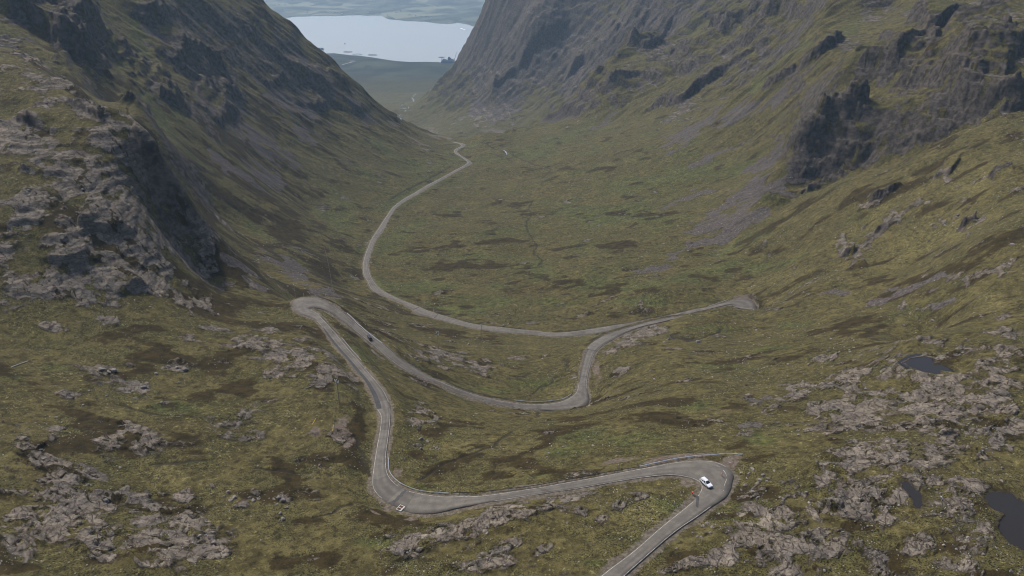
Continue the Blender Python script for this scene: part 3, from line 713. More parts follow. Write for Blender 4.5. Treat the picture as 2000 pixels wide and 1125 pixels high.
# ------------------------------------------------------------------ ground cover, as masks on the mesh
ROCKS_ = sstep(-0.30, 0.46, rock_raw).astype(F32) * LAND * sstep(-0.5, 2.5, RD)
ROCKM = np.clip(ROCKS_ + 0.75 * sstep(0.95, 1.7, SLF) * LAND * sstep(250, 500, Y), 0, 1)
ROCKM *= (1 - 0.8 * sstep(0.0, 0.32, fbm(X, Y, 9, 4, gain=0.65, seed=61, spacing=SPC))) * sstep(0, 2, RD) * (1 - 0.8 * np.clip(crack + crack2, 0, 1) * (Y < 560))
scr_n = 0.09 * mount * (X < -80) + SCR * 0.85 + 0.75 * n_strk + 0.35 * outb - 0.08 + 0.10 * mount * (X < -120)
SCREEM = sstep(0.40, 0.56, scr_n) * sstep(0.5, 4, RD) * LAND
hea_n = HEA * 0.74 + 0.9 * n_strk * mount + 0.9 * n_med + 0.95 * outb + 0.45 * n_hill + 0.32 * hag * (1 - mount) * sstep(380, 600, Y) + 0.06 + 0.26 * mount * (X < -80) * (1 - GRN) * sstep(-470, -330, X) * 1.25 + 0.08 * (Y < 560)
HEATM = sstep(0.16, 0.80, hea_n) * LAND
grn_n = 0.22 * sstep(420, 620, Y) * (1 - mount) + GRN * 0.7 + 0.6 * fbm(X, Y, 60, 4, seed=21, spacing=SPC) + 0.15 * n_strk
GRNM = sstep(0.12, 0.7, grn_n) * LAND
BRNM = np.clip(BRN * (0.7 + 0.6 * outb), 0, 1) * LAND
STRM = np.clip(STR * 0.8 + 0.5 * fbm(X, Y, 38, 3, seed=23), 0, 1) * LAND
VERGE = sstep(2.4, 0.2, RD + 1.6 * outb + 0.8 * n_fine) * sstep(0, 1, RD + 2)
# raw earth banks on the outside of the hairpins
EARTH = blob_field([(1452,578,30,8),(1475,585,10,12),(1350,893,90,6,6),(1425,905,24,12),(1290,905,50,5,14),(1440,895,20,8),(665,600,28,6,-45),(640,583,30,3),(1165,720,8,30),(760,985,20,7,-20),(800,1003,12,6),(1210,900,50,8,10),(775,930,12,14),(1340,945,16,10),(860,268,40,3,-6),(985,258,60,4),(820,280,30,4,-20),(1110,205,14,6,35),(845,255,18,5,-30),(770,248,14,4,-25),(735,1000,14,4,-20),(610,840,14,14),(660,830,24,24,-30),(680,860,14,14,-40)], 2.2)
EARTHM = np.clip(EARTH * (0.8 + 0.7 * outb), 0, 1)

# ------------------------------------------------------------------ the ground as one sheet
nv = X.size
me = bpy.data.meshes.new('ground')
co = np.empty((nv, 3), F32); co[:, 0] = X.ravel(); co[:, 1] = Y.ravel(); co[:, 2] = Z.ravel()
me.vertices.add(nv); me.vertices.foreach_set('co', co.ravel())
jj, ii = np.meshgrid(np.arange(NR - 1), np.arange(NS - 1), indexing='ij')
a = (jj * NS + ii).ravel()
fc = np.stack([a, a + 1, a + NS + 1, a + NS], 1).astype(np.int32)
nf = len(fc)
me.loops.add(nf * 4); me.loops.foreach_set('vertex_index', fc.ravel())
me.polygons.add(nf); me.polygons.foreach_set('loop_start', np.arange(0, nf * 4, 4, dtype=np.int32)); me.polygons.foreach_set('loop_total', np.full(nf, 4, np.int32))
me.polygons.foreach_set('use_smooth', np.ones(nf, bool))
def attr(name, chans):
    at = me.attributes.new(name, 'FLOAT_COLOR', 'POINT')
    at.data.foreach_set('color', np.stack([np.broadcast_to(c, X.shape).ravel() for c in chans], 1).astype(F32).ravel())
attr('cover', (ROCKM, SCREEM, HEATM, GRNM))
attr('soil', (VERGE, CHAN, BRNM, STRM))
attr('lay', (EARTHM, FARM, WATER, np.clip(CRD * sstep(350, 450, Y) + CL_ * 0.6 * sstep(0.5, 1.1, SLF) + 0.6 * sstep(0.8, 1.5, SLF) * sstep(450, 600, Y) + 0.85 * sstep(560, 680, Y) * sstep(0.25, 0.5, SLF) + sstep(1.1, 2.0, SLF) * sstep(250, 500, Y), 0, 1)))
me.update(); me.validate()
ground = link(bpy.data.objects.new('ground', me)); tag(ground, kind='structure')
print('mesh', round(time.time() - T0, 1))
# ------------------------------------------------------------------ materials
def srgb(r, g, b):
    f = lambda c: (c / 255 / 12.92) if c / 255 <= 0.04045 else ((c / 255 + 0.055) / 1.055) ** 2.4
    return (f(r), f(g), f(b), 1.0)

class NT:
    def __init__(self, name):
        self.m = bpy.data.materials.new(name); self.m.use_nodes = True
        self.t = self.m.node_tree; self.n = self.t.nodes; self.bsdf = self.n['Principled BSDF']; self.out = self.n['Material Output']
    def node(self, typ, **kw):
        nd = self.n.new(typ)
        for k, v in kw.items(): setattr(nd, k, v)
        return nd
    def set(self, sock, v):
        if hasattr(v, 'is_output') or isinstance(v, bpy.types.NodeSocket): self.t.links.new(v, sock)
        else: sock.default_value = v
    def noise(self, scale, detail=4, rough=0.55, vec=None, dist=0.0):
        nd = self.node('ShaderNodeTexNoise'); nd.inputs['Scale'].default_value = scale; nd.inputs['Detail'].default_value = detail; nd.inputs['Roughness'].default_value = rough; nd.inputs['Distortion'].default_value = dist
        self.set(nd.inputs['Vector'], vec if vec is not None else self.pos()); return nd.outputs['Fac']
    def voro(self, scale, feature='F1', out='Distance', vec=None, rnd=1.0):
        nd = self.node('ShaderNodeTexVoronoi', feature=feature); nd.inputs['Scale'].default_value = scale; nd.inputs['Randomness'].default_value = rnd
        self.set(nd.inputs['Vector'], vec if vec is not None else self.pos()); return nd.outputs[out]
    def pos(self):
        if not hasattr(self, '_p'): self._p = self.node('ShaderNodeNewGeometry').outputs['Position']
        return self._p
    def obj(self):
        if not hasattr(self, '_o'): self._o = self.node('ShaderNodeTexCoord').outputs['Object']
        return self._o
    def mapv(self, scale, rot=(0, 0, 0), vec=None):
        nd = self.node('ShaderNodeMapping'); nd.inputs['Scale'].default_value = scale; nd.inputs['Rotation'].default_value = rot
        self.set(nd.inputs['Vector'], vec if vec is not None else self.pos()); return nd.outputs[0]
    def math(self, op, a, b=0.0, c=None, clamp=False):
        nd = self.node('ShaderNodeMath', operation=op); nd.use_clamp = clamp
        self.set(nd.inputs[0], a); self.set(nd.inputs[1], b)
        if c is not None: self.set(nd.inputs[2], c)
        return nd.outputs[0]
    def ramp(self, x, a, b, lo=0.0, hi=1.0):
        nd = self.node('ShaderNodeMapRange', interpolation_type='SMOOTHSTEP')
        self.set(nd.inputs['Value'], x); nd.inputs['From Min'].default_value = a; nd.inputs['From Max'].default_value = b; nd.inputs['To Min'].default_value = lo; nd.inputs['To Max'].default_value = hi
        return nd.outputs[0]
    def mix(self, f, a, b, mode='MIX'):
        nd = self.node('ShaderNodeMix', data_type='RGBA', blend_type=mode)
        self.set(nd.inputs[0], f); self.set(nd.inputs[6], a); self.set(nd.inputs[7], b); return nd.outputs[2]
    def attr(self, name):
        nd = self.node('ShaderNodeAttribute', attribute_name=name); sp = self.node('ShaderNodeSeparateColor')
        self.t.links.new(nd.outputs['Color'], sp.inputs[0]); return sp.outputs[0], sp.outputs[1], sp.outputs[2], nd.outputs['Alpha']
    def bump(self, h, strength=0.5, dist=1.0):
        nd = self.node('ShaderNodeBump'); nd.inputs['Strength'].default_value = strength; nd.inputs['Distance'].default_value = dist
        self.set(nd.inputs['Height'], h); return nd.outputs[0]
    def fin(self, col=None, rough=0.9, spec=0.2, normal=None, metal=None):
        b = self.bsdf
        if col is not None: self.set(b.inputs['Base Color'], col)
        self.set(b.inputs['Roughness'], rough); b.inputs['Specular IOR Level'].default_value = spec
        if normal is not None: self.set(b.inputs['Normal'], normal)
        if metal is not None: b.inputs['Metallic'].default_value = metal
        return self.m

def C(r, g, b): return (r, g, b, 1.0)
def ground_material():
    t = NT('moorland')
    rock, scree, heath, green = t.attr('cover'); verge, chan, brown, straw = t.attr('soil'); earth, farm, wet, big = t.attr('lay')
    n05 = t.noise(0.9, 5, 0.65); n3 = t.noise(0.22, 5, 0.6); n12 = t.noise(0.06, 4, 0.55); tuft = t.noise(2.2, 3, 0.7); n1 = t.noise(0.45, 5, 0.65)
    n60 = t.noise(0.016, 4, 0.55)
    # grass: olive to straw to dull green
    g = t.mix(t.ramp(n3, 0.34, 0.66), C(0.0502, 0.0410, 0.0157), C(0.1170, 0.0982, 0.0384))
    g = t.mix(t.ramp(n12, 0.42, 0.60, 0, 0.45), g, C(0.0682, 0.0670, 0.0235))
    g = t.mix(t.ramp(n60, 0.4, 0.62, 0, 0.4), g, C(0.0600, 0.0509, 0.0194))
    g = t.mix(t.math('MULTIPLY', straw, t.ramp(n05, 0.35, 0.62)), g, C(0.1742, 0.1504, 0.0601))
    gr = t.mix(t.ramp(n3, 0.35, 0.7), C(0.0483, 0.0588, 0.0183), C(0.1035, 0.1056, 0.0357))
    g = t.mix(t.math('MULTIPLY', green, 0.85), g, gr)
    g = t.mix(t.math('MULTIPLY', brown, 0.8), g, t.mix(t.ramp(n05, 0.3, 0.7), C(0.0412, 0.0281, 0.0120), C(0.0889, 0.0655, 0.0267)))
    # rushes and tussocks: small clumps, darker and paler
    g = t.mix(t.math('MULTIPLY', t.ramp(tuft, 0.47, 0.60, 0, 0.95), t.ramp(n12, 0.36, 0.56, 0.35, 1.0)), g, C(0.0087, 0.0076, 0.0032))
    g = t.mix(t.math('MULTIPLY', t.ramp(n05, 0.54, 0.67, 0, 0.95), t.ramp(n60, 0.38, 0.58, 0.5, 1.0)), g, C(0.2054, 0.1816, 0.0789))
    g = t.mix(t.ramp(n1, 0.53, 0.64, 0, 0.80), g, C(0.0163, 0.0137, 0.0061))
    # heather
    hmask = t.ramp(t.math('ADD', heath, t.math('MULTIPLY', t.math('SUBTRACT', t.math('ADD', t.math('MULTIPLY', n05, 0.6), t.math('MULTIPLY', n1, 0.4)), 0.5), 2.2)), 0.32, 0.66)
    hc = t.mix(t.ramp(n3, 0.35, 0.7), C(0.0137, 0.0098, 0.0036), C(0.0353, 0.0242, 0.0086))
    hc = t.mix(t.ramp(tuft, 0.5, 0.66, 0, 0.6), hc, C(0.0608, 0.0446, 0.0137))
    c = t.mix(t.math('MULTIPLY', hmask, 0.90), g, hc)
    # bare patches of stone between the plants
    st = t.voro(0.55, out='Distance'); stm = t.math('MULTIPLY', t.ramp(st, 0.16, 0.10), t.ramp(n12, 0.47, 0.62))
    c = t.mix(stm, c, C(.20, .185, .17))
    # scree
    sc = t.voro(1.1, out='Color'); scv = t.node('ShaderNodeSeparateColor'); t.t.links.new(sc, scv.inputs[0])
    scc = t.mix(scv.outputs[0], C(.036, .030, .028), C(.112, .096, .088))
    smask = t.ramp(t.math('ADD', scree, t.math('MULTIPLY', t.math('SUBTRACT', n05, 0.5), 0.9)), 0.38, 0.60)
    c = t.mix(t.math('MULTIPLY', smask, 0.93), c, scc)
    # sandstone
    strat = t.noise(1.0, 5, 0.65, t.mapv((0.10, 0.16, 1.1), (0.08, -0.12, 0.35)))
    rc = t.mix(t.ramp(n3, 0.3, 0.7), C(.120, .098, .076), C(.258, .218, .172))
    rc = t.mix(t.ramp(n12, 0.45, 0.65, 0, 0.6), rc, C(.165, .145, .128))
    rc = t.mix(t.ramp(strat, 0.56, 0.40, 0, 0.55), rc, C(.070, .060, .055))
    j1 = t.voro(0.42, 'DISTANCE_TO_EDGE', vec=t.mapv((1.0, 0.55, 1.3), (0, 0, 0.5)))
    jc = t.voro(0.42, out='Color', vec=t.mapv((1.0, 0.55, 1.3), (0, 0, 0.5))); jcs = t.node('ShaderNodeSeparateColor'); t.t.links.new(jc, jcs.inputs[0])
    rc = t.mix(t.ramp(jcs.outputs[0], 0.2, 0.8, 0, 0.35), rc, C(.104, .090, .074))
    j2 = t.voro(1.3, 'DISTANCE_TO_EDGE', vec=t.mapv((1.0, 0.6, 1.4), (0, 0, 0.3)))
    jm = t.math('MAXIMUM', t.ramp(j1, 0.07, 0.015, 0, 0.95), t.ramp(j2, 0.06, 0.012, 0, 0.65))
    jm = t.math('MULTIPLY', jm, t.ramp(n05, 0.38, 0.60))
    rc = t.mix(t.math('MULTIPLY', jm, 0.75), rc, C(.035, .029, .022))
    rc = t.mix(t.ramp(tuft, 0.63, 0.72, 0, 0.7), rc, C(.30, .28, .26))
    rmask = t.ramp(t.math('ADD', rock, t.math('MULTIPLY', t.math('SUBTRACT', t.math('ADD', t.math('MULTIPLY', n05, .55), t.math('MULTIPLY', n3, .45)), 0.5), 2.3)), 0.36, 0.70)
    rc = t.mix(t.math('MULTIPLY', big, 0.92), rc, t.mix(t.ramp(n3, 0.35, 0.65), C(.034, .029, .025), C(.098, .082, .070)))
    c = t.mix(rmask, c, rc)
    # verge gravel, raw earth, peat cuts
    gv = t.mix(t.ramp(n05, 0.35, 0.65), C(.075, .062, .048), C(.165, .140, .118))
    c = t.mix(t.math('MULTIPLY', t.ramp(t.math('ADD', verge, t.math('SUBTRACT', n05, 0.5)), 0.25, 0.75), 0.8), c, gv)
    ec = t.mix(t.ramp(n05, 0.3, 0.7), C(.070, .054, .041), C(.150, .122, .098))
    c = t.mix(t.ramp(t.math('ADD', earth, t.math('MULTIPLY', t.math('SUBTRACT', n05, 0.5), 1.2)), 0.3, 0.7), c, ec)
    c = t.mix(t.math('MULTIPLY', t.ramp(chan, 0.35, 0.8), 0.65), c, C(.020, .017, .012))
    c = t.mix(t.math('MULTIPLY', t.ramp(wet, 0.2, 0.9), 0.7), c, C(.040, .032, .020))
    # lowland and the far shore: woods, pasture; the shore paled, haze put into its colour
    w1 = t.noise(0.0045, 5, 0.6); w2 = t.noise(0.0013, 4, 0.55); fld = t.voro(0.0045, out='Color', vec=t.mapv((1, 0.6, 1)))
    fs = t.node('ShaderNodeSeparateColor'); t.t.links.new(fld, fs.inputs[0])
    lo = t.mix(t.ramp(w1, 0.42, 0.6), C(.010, .015, .010), C(.028, .033, .020))
    lo = t.mix(t.math('MULTIPLY', t.ramp(w2, 0.50, 0.60), t.ramp(fs.outputs[0], 0.45, 0.55)), lo, C(.042, .050, .028))
    lo = t.mix(t.ramp(t.noise(0.02, 3, 0.6), 0.55, 0.7, 0, 0.6), lo, C(.020, .026, .016))
    yy = t.node('ShaderNodeSeparateXYZ'); t.t.links.new(t.pos(), yy.inputs[0])
    lo_hazed = t.mix(t.ramp(w1, 0.42, 0.6), C(.028, .036, .026), C(.075, .082, .056)); lo_hazed = t.mix(t.math('MULTIPLY', t.ramp(w2, 0.46, 0.58), t.ramp(fs.outputs[0], 0.4, 0.5)), lo_hazed, C(.15, .155, .10))
    lo = t.mix(t.ramp(yy.outputs[1], 5600, 6000), lo, lo_hazed)
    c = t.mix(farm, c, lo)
    h = t.math('ADD', t.math('MULTIPLY', n05, 0.5), t.math('MULTIPLY', tuft, 0.25))
    h = t.math('SUBTRACT', t.math('MULTIPLY', h, t.math('SUBTRACT', 1.0, t.math('MULTIPLY', rmask, .6))), t.math('MULTIPLY', jm, t.math('MULTIPLY', rmask, 0.5)))
    h = t.math('ADD', h, t.math('MULTIPLY', rmask, t.math('ADD', t.math('MULTIPLY', strat, 1.1), t.math('MULTIPLY', jcs.outputs[0], 0.8))))
    h = t.math('ADD', h, t.math('MULTIPLY', smask, t.math('MULTIPLY', scv.outputs[0], 0.5)))
    return t.fin(c, 0.95, 0.12, t.bump(h, 0.9, 1.0))
M = {}
M['ground'] = ground_material(); me.materials.append(M['ground'])

def asphalt(name, a, b, patch=True):
    t = NT(name); uv = t.node('ShaderNodeUVMap').outputs[0]; sep = t.node('ShaderNodeSeparateXYZ'); t.t.links.new(uv, sep.inputs[0])
    n = t.noise(0.35, 4, 0.6); f = t.noise(3.0, 3, 0.7); st = t.noise(0.5, 4, 0.6, t.mapv((9, 0.12, 1), vec=uv))
    c = t.mix(t.ramp(n, 0.35, 0.7), a, b)
    c = t.mix(t.ramp(st, 0.5, 0.66, 0, 0.4), c, tuple(x * 0.62 for x in a[:3]) + (1,))
    if patch:
        pv = t.voro(0.12, out='Color', vec=t.mapv((0.4, 1, 1), vec=uv)); ps = t.node('ShaderNodeSeparateColor'); t.t.links.new(pv, ps.inputs[0])
        c = t.mix(t.ramp(ps.outputs[0], 0.72, 0.76, 0, 0.5), c, tuple(x * 0.55 for x in a[:3]) + (1,))
        x = sep.outputs[0]
        for p in (0.30, 0.70):
            d = t.math('ABSOLUTE', t.math('SUBTRACT', x, p))
            c = t.mix(t.math('MULTIPLY', t.ramp(d, 0.14, 0.02), t.ramp(n, 0.3, 0.7, 0.1, 0.45)), c, tuple(x_ * 1.25 for x_ in b[:3]) + (1,))
    c = t.mix(t.ramp(f, 0.35, 0.7, 0, 0.35), c, tuple(x * 0.7 for x in a[:3]) + (1,))
    return t.fin(c, 0.9, 0.25, t.bump(f, 0.3, 0.1))
M['asphalt'] = asphalt('asphalt', C(.100, .090, .078), C(.138, .124, .106))
M['newtar'] = asphalt('fresh_tarmac', C(.040, .039, .041), C(.056, .055, .056), False)
M['tarpatch'] = asphalt('tarmac_patch', C(.055, .053, .053), C(.075, .072, .070), False)
def worn_paint():
    t = NT('road_paint'); n = t.noise(0.8, 4, 0.7); f = t.noise(4.0, 3, 0.7)
    c = t.mix(t.ramp(t.math('ADD', t.math('MULTIPLY', n, .6), t.math('MULTIPLY', f, .4)), 0.40, 0.58), C(.15, .138, .122), C(.38, .37, .34))
    return t.fin(c, 0.8, 0.2)
M['paint'] = worn_paint()
def simple(name, col, rough=0.6, metal=0.0, spec=0.4, vary=0.25, scale=3.0, coat=0.0):
    t = NT(name); n = t.noise(scale, 4, 0.6, t.obj())
    c = t.mix(t.ramp(n, 0.3, 0.7, 0, vary), C(*col), C(*(x * 0.55 for x in col)))
    m = t.fin(c, rough, spec, None, metal)
    t.bsdf.inputs['Coat Weight'].default_value = coat
    return m
def water(name, base_col, rough, wave, amp):
    t = NT(name); n = t.noise(wave, 4, 0.6); n2 = t.noise(wave * 0.07, 3, 0.5)
    h = t.math('ADD', n, t.math('MULTIPLY', n2, 1.5))
    m = t.fin(base_col, rough, 0.5, t.bump(h, amp, 0.5)); t.bsdf.inputs['IOR'].default_value = 1.33
    return m
M['loch'] = water('loch_water', C(.250, .245, .235), 0.22, 0.05, 0.05)  # pale base colour stands in for cloud glare reflected off the water
M['tarn'] = water('tarn_water', C(.022, .019, .016), 0.03, 0.8, 0.006)
M['river'] = simple('river_foam', (.24, .27, .30), 0.2, 0, 0.5, 0.3, 0.05)

# ------------------------------------------------------------------ the road and its paint
def ribbon(name, A, B, dz, mat, parent=None, s0=0, s1=None, ts=(0.0, 0.5, 1.0), kind=True, skirt=0.0):
    A = A[s0:s1]; B = B[s0:s1]; sg = SEG[s0:s1]
    vs = []; uv = []; fs = []; k = len(ts)
    for i in range(len(A)):
        for t_ in ts:
            p = A[i] * (1 - t_) + B[i] * t_; vs.append((p[0], p[1], p[2] + dz)); uv.append((t_, sg[i]))
        if skirt:
            vs.append((A[i][0], A[i][1], A[i][2] + dz - skirt)); uv.append((0, sg[i])); vs.append((B[i][0], B[i][1], B[i][2] + dz - skirt)); uv.append((1, sg[i]))
    m = k + (2 if skirt else 0)
    for i in range(len(A) - 1):
        for j in range(k - 1): fs.append((i * m + j, i * m + j + 1, (i + 1) * m + j + 1, (i + 1) * m + j))
        if skirt:
            fs.append((i * m + k, i * m, (i + 1) * m, (i + 1) * m + k)); fs.append((i * m + k - 1, i * m + k + 1, (i + 1) * m + k + 1, (i + 1) * m + k - 1))
    return mesh_obj(name, vs, fs, mat, parent, True, uv)
NRM = (CR - CL) / (np.linalg.norm(CR - CL, axis=1)[:, None] + 1e-9)
road = ribbon('road', CL, CR, 0.0, M['asphalt'], ts=(0, .25, .5, .75, 1), skirt=0.45); tag(road, kind='structure')
def st(i): return i * SUB
def strip_lines(side, gaps, off=0.16, w=0.15):
    E = CL if side == 'L' else CR; sg = 1 if side == 'L' else -1
    w_ = np.maximum(w, 0.00030 * E[:, 1])[:, None]
    a = E + NRM * sg * off; b = a + NRM * sg * w_
    if side == 'R': a, b = b, a
    runs = []; cur = None
    for i in range(len(E)):
        ok = not any(st(g0) <= i < st(g1) for g0, g1 in gaps)
        if ok and cur is None: cur = i
        if (not ok or i == len(E) - 1) and cur is not None:
            if i - cur > 2: runs.append((cur, i))
            cur = None
    for s0, s1 in runs:
        ribbon('edge_line', a, b, 0.005, M['paint'], road, s0, s1, ts=(0, 1))
strip_lines('L', [(5, 6), (19, 25), (33, 41), (42, 51), (57, 59), (74, 91), (100, 104)])
strip_lines('R', [(5, 10), (24, 25), (33, 34), (45, 46), (48, 53), (64, 69), (77, 79), (80, 90), (88, 92)])
# dashes on the outer curve of the top bend
for t0, t1, a0, a1 in ((.76, .80, 7.6, 8.7), (.80, .84, 9.0, 9.9), (.86, .88, 10.2, 10.7), (.80, .78, 6.9, 7.15)):
    i0, i1 = int(a0 * SUB), int(a1 * SUB)
    q = np.linspace(t0, t1, i1 - i0)[:, None]; a = CL[i0:i1] * (1 - q) + CR[i0:i1] * q; nn = NRM[i0:i1]
    vs = []; fs = []
    for k in range(len(a)): vs += [tuple(a[k] - nn[k] * .09 + [0, 0, .006]), tuple(a[k] + nn[k] * .09 + [0, 0, .006])]
    for k in range(len(a) - 1): fs.append((2 * k, 2 * k + 1, 2 * k + 3, 2 * k + 2))
    mesh_obj('lane_dash', vs, fs, M['paint'], road)
# the strip of new tarmac along the uphill edge, squared off at its lower end
i0, i1 = int(33.0 * SUB), int(41.6 * SUB)
wd = np.interp(np.arange(i0, i1), [i0, int(36 * SUB), int(38 * SUB), i1 - 12, i1], [0.36, 0.34, 0.30, 0.24, 0.05])[:, None]
A_ = CL[i0:i1]; B_ = CL[i0:i1] * (1 - wd) + CR[i0:i1] * wd
vs = []; fs = []; uv = []
for k in range(len(A_)):
    vs += [tuple(A_[k] + [0, 0, .004]), tuple(B_[k] + [0, 0, .004])]; uv += [(0, SEG[i0 + k]), (1, SEG[i0 + k])]
for k in range(len(A_) - 1): fs.append((2 * k, 2 * k + 1, 2 * k + 3, 2 * k + 2))
mesh_obj('tarmac_strip', vs, fs, M['newtar'], road, True, uv)
def road_z(x, y):
    d = (CC[:, 0] - x) ** 2 + (CC[:, 1] - y) ** 2; return float(CC[int(np.argmin(d)), 2])
def patch(px, d, mat, name='tarmac_patch', dz=0.007):
    vs = []
    for u, v in px:
        p = at_drop(u, v, d); p.z = road_z(p.x, p.y); q = at_drop(u, v, CAM_H - p.z); vs.append((q.x, q.y, road_z(q.x, q.y) + dz))
    mesh_obj(name, vs, [tuple(range(len(vs)))], mat, road, False, [(p[0], p[1]) for p in vs])
# trenches dug across the road and filled again
def trench(i, w, t0=0.0, t1=1.0, sk=0.0, mat='tarpatch', dz=.008):
    vs = []; fs = []; n = 10
    for k in range(n + 1):
        t_ = t0 + (t1 - t0) * k / n; ii = int(np.clip(i + sk * (t_ - 0.5), 0, len(CC) - 2))
        p = CL[ii] * (1 - t_) + CR[ii] * t_; dd = CC[ii + 1] - CC[ii]; dd = dd / np.linalg.norm(dd); jt = 0.25 * math.sin(k * 2.3 + i)
        for s_ in (-1, 1): q = p + dd * (s_ * w + jt); vs.append((q[0], q[1], q[2] + dz))
    for k in range(n): fs.append((2 * k, 2 * k + 1, 2 * k + 3, 2 * k + 2))
    mesh_obj('tarmac_patch', vs, fs, M[mat], road, False, [(p[0], p[1]) for p in vs])
trench(int(24.2 * SUB), 0.7); trench(int(72.3 * SUB), 0.6); trench(int(101.7 * SUB), 0.9); trench(int(99.6 * SUB), 0.6); trench(int(109.3 * SUB), 0.6)
P0, P1 = at_drop(1362, 970, 148.4), at_drop(1360.5, 1011, 147.9)
vs = []; fs = []
for k in range(13):
    p = P0.lerp(P1, k / 12); z = road_z(p.x, p.y); dz = .009
    for s_ in (-.38, .38): vs.append((p.x + s_, p.y, z + dz))
for k in range(12): fs.append((2 * k, 2 * k + 1, 2 * k + 3, 2 * k + 2))
mesh_obj('trench_patch', vs, fs, M['tarpatch'], road, False, [(p[0], p[1]) for p in vs])

# ------------------------------------------------------------------ water
for nm, W, zl in TARN_POLY:
    n = len(W); c = W.mean(0); O = c + (W - c) * 1.0
    O = np.array([w + (w - c) / (np.linalg.norm(w - c) + 1e-9) * 2.5 for w in W])
    o = mesh_obj('tarn', [(p[0], p[1], zl) for p in O], [tuple(range(n))], M['tarn']); tag(o, kind='structure')
    if o.data.polygons[0].normal.z < 0: o.data.flip_normals()
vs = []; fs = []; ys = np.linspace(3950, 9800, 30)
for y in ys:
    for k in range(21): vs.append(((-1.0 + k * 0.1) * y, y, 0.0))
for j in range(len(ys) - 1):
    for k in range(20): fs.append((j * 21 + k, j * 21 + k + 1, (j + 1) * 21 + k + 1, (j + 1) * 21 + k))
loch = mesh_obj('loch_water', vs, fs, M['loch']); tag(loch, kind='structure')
def stream(name, px, w, mat, lift=0.25):
    P = [raycast(zg, u, v) for u, v in px]; P = catmull([list(p) for p in P if p is not None], 5); vs = []; fs = []
    for i, p in enumerate(P):
        d = P[min(i + 1, len(P) - 1)] - P[max(i - 1, 0)]; d[2] = 0; d /= np.linalg.norm(d) + 1e-9
        ww = w * (0.55 + 0.6 * random.random())
        for s_ in (-1, 1):
            x = p[0] - d[1] * s_ * ww; y = p[1] + d[0] * s_ * ww; vs.append((x, y, float(zg(x, y)) + lift))
    for i in range(len(P) - 1): fs.append((2 * i, 2 * i + 1, 2 * i + 3, 2 * i + 2))
    return tag(mesh_obj(name, vs, fs, mat), kind='structure')
for px in ([(812,183),(809,186),(807,189)],[(803,191),(806,193),(808,196),(808,199)],[(801,199),(795,201),(790,203)],[(787,204),(783,208)],[(781,211.5),(788,212),(794,211.8)],[(798,209.5),(798,212)],[(793,215.5),(791,218)],[(782,224.5),(780,226)],[(778,229.5),(783,231.5)],[(841,175),(840,177)]):
    stream('river', px, 1.9, M['river'], .6)
stream('stream', [(983,294),(987,296),(989,299),(990,303)], 1.1, M['river'], .3)
track = stream('track', [(668,127),(678,124),(690,121),(694,120)], 5, simple('track_gravel', (.34, .31, .26), .9, 0, .1, .3, .1), 1.0)

# ------------------------------------------------------------------ air, light, camera
zmin = float(Z.min())
hz_ = MB(); x1 = S_MAX * 14500 * 1.01
y0_, y1_ = -400.0, 14700.0; ztop = max(CAM_H, float(Z[np.abs(S) < 9].max())) + 40
hz_.box((0, (y0_ + y1_) / 2, (zmin - 1 + ztop) / 2), (2 * x1, y1_ - y0_, ztop - zmin + 1))
hm = bpy.data.materials.new('haze'); hm.use_nodes = True; hm.node_tree.nodes.clear()
vo = hm.node_tree.nodes.new('ShaderNodeVolumePrincipled'); ho = hm.node_tree.nodes.new('ShaderNodeOutputMaterial')
vo.inputs['Color'].default_value = (0.53, 0.75, 1.0, 1); vo.inputs['Density'].default_value = 6.0e-5; vo.inputs['Anisotropy'].default_value = 0.1
hm.node_tree.links.new(vo.outputs[0], ho.inputs['Volume'])
haze = hz_.build('haze', hm); tag(haze, kind='stuff')

SUN_EL = math.radians(53); SUN_AZ = math.radians(-48)       # azimuth clockwise from +Y (the view), so from the right and ahead
sd = Vector((math.sin(SUN_AZ) * math.cos(SUN_EL), math.cos(SUN_AZ) * math.cos(SUN_EL), math.sin(SUN_EL)))
sl_ = bpy.data.lights.new('sun', 'SUN'); sl_.energy = 3.1; sl_.angle = math.radians(2.5); sl_.color = (1.0, 0.94, 0.84)
so = link(bpy.data.objects.new('sun', sl_)); so.rotation_euler = sd.to_track_quat('Z', 'Y').to_euler()
so.location = (-300, 500, 900)
world = bpy.data.worlds.new('World'); scene.world = world; world.use_nodes = True
wn = world.node_tree.nodes; bg = wn['Background']
sky = wn.new('ShaderNodeTexSky'); sky.sky_type = 'NISHITA'; sky.sun_disc = False; sky.sun_elevation = SUN_EL; sky.sun_rotation = SUN_AZ
sky.air_density = 1.0; sky.dust_density = 4.5; sky.ozone_density = 1.0; sky.altitude = 600
world.node_tree.links.new(sky.outputs[0], bg.inputs[0]); bg.inputs[1].default_value = 0.13
cam = bpy.data.cameras.new('camera'); cam.lens = 36.0 * FPX / 2000; cam.sensor_width = 36.0; cam.clip_start = 0.5; cam.clip_end = 60000
camo = link(bpy.data.objects.new('camera', cam)); camo.location = (0, 0, CAM_H); camo.rotation_euler = (math.pi / 2 - PITCH, 0, 0)
scene.camera = camo
vs_ = scene.view_settings; vs_.view_transform = 'Standard'; vs_.look = 'None'; vs_.exposure = 0.36; vs_.gamma = 1.0; vs_.use_curve_mapping = False
cy = scene.cycles; cy.use_denoising = True; cy.denoiser = 'OPENIMAGEDENOISE'; cy.denoising_input_passes = 'RGB_ALBEDO_NORMAL'; cy.denoising_prefilter = 'ACCURATE'; cy.pixel_filter_type = 'BLACKMAN_HARRIS'; cy.filter_width = 1.0; cy.max_bounces = 4; cy.diffuse_bounces = 2; cy.glossy_bounces = 2; cy.volume_bounces = 1; cy.transparent_max_bounces = 8
cy.use_adaptive_sampling = True; cy.adaptive_threshold = 0.01
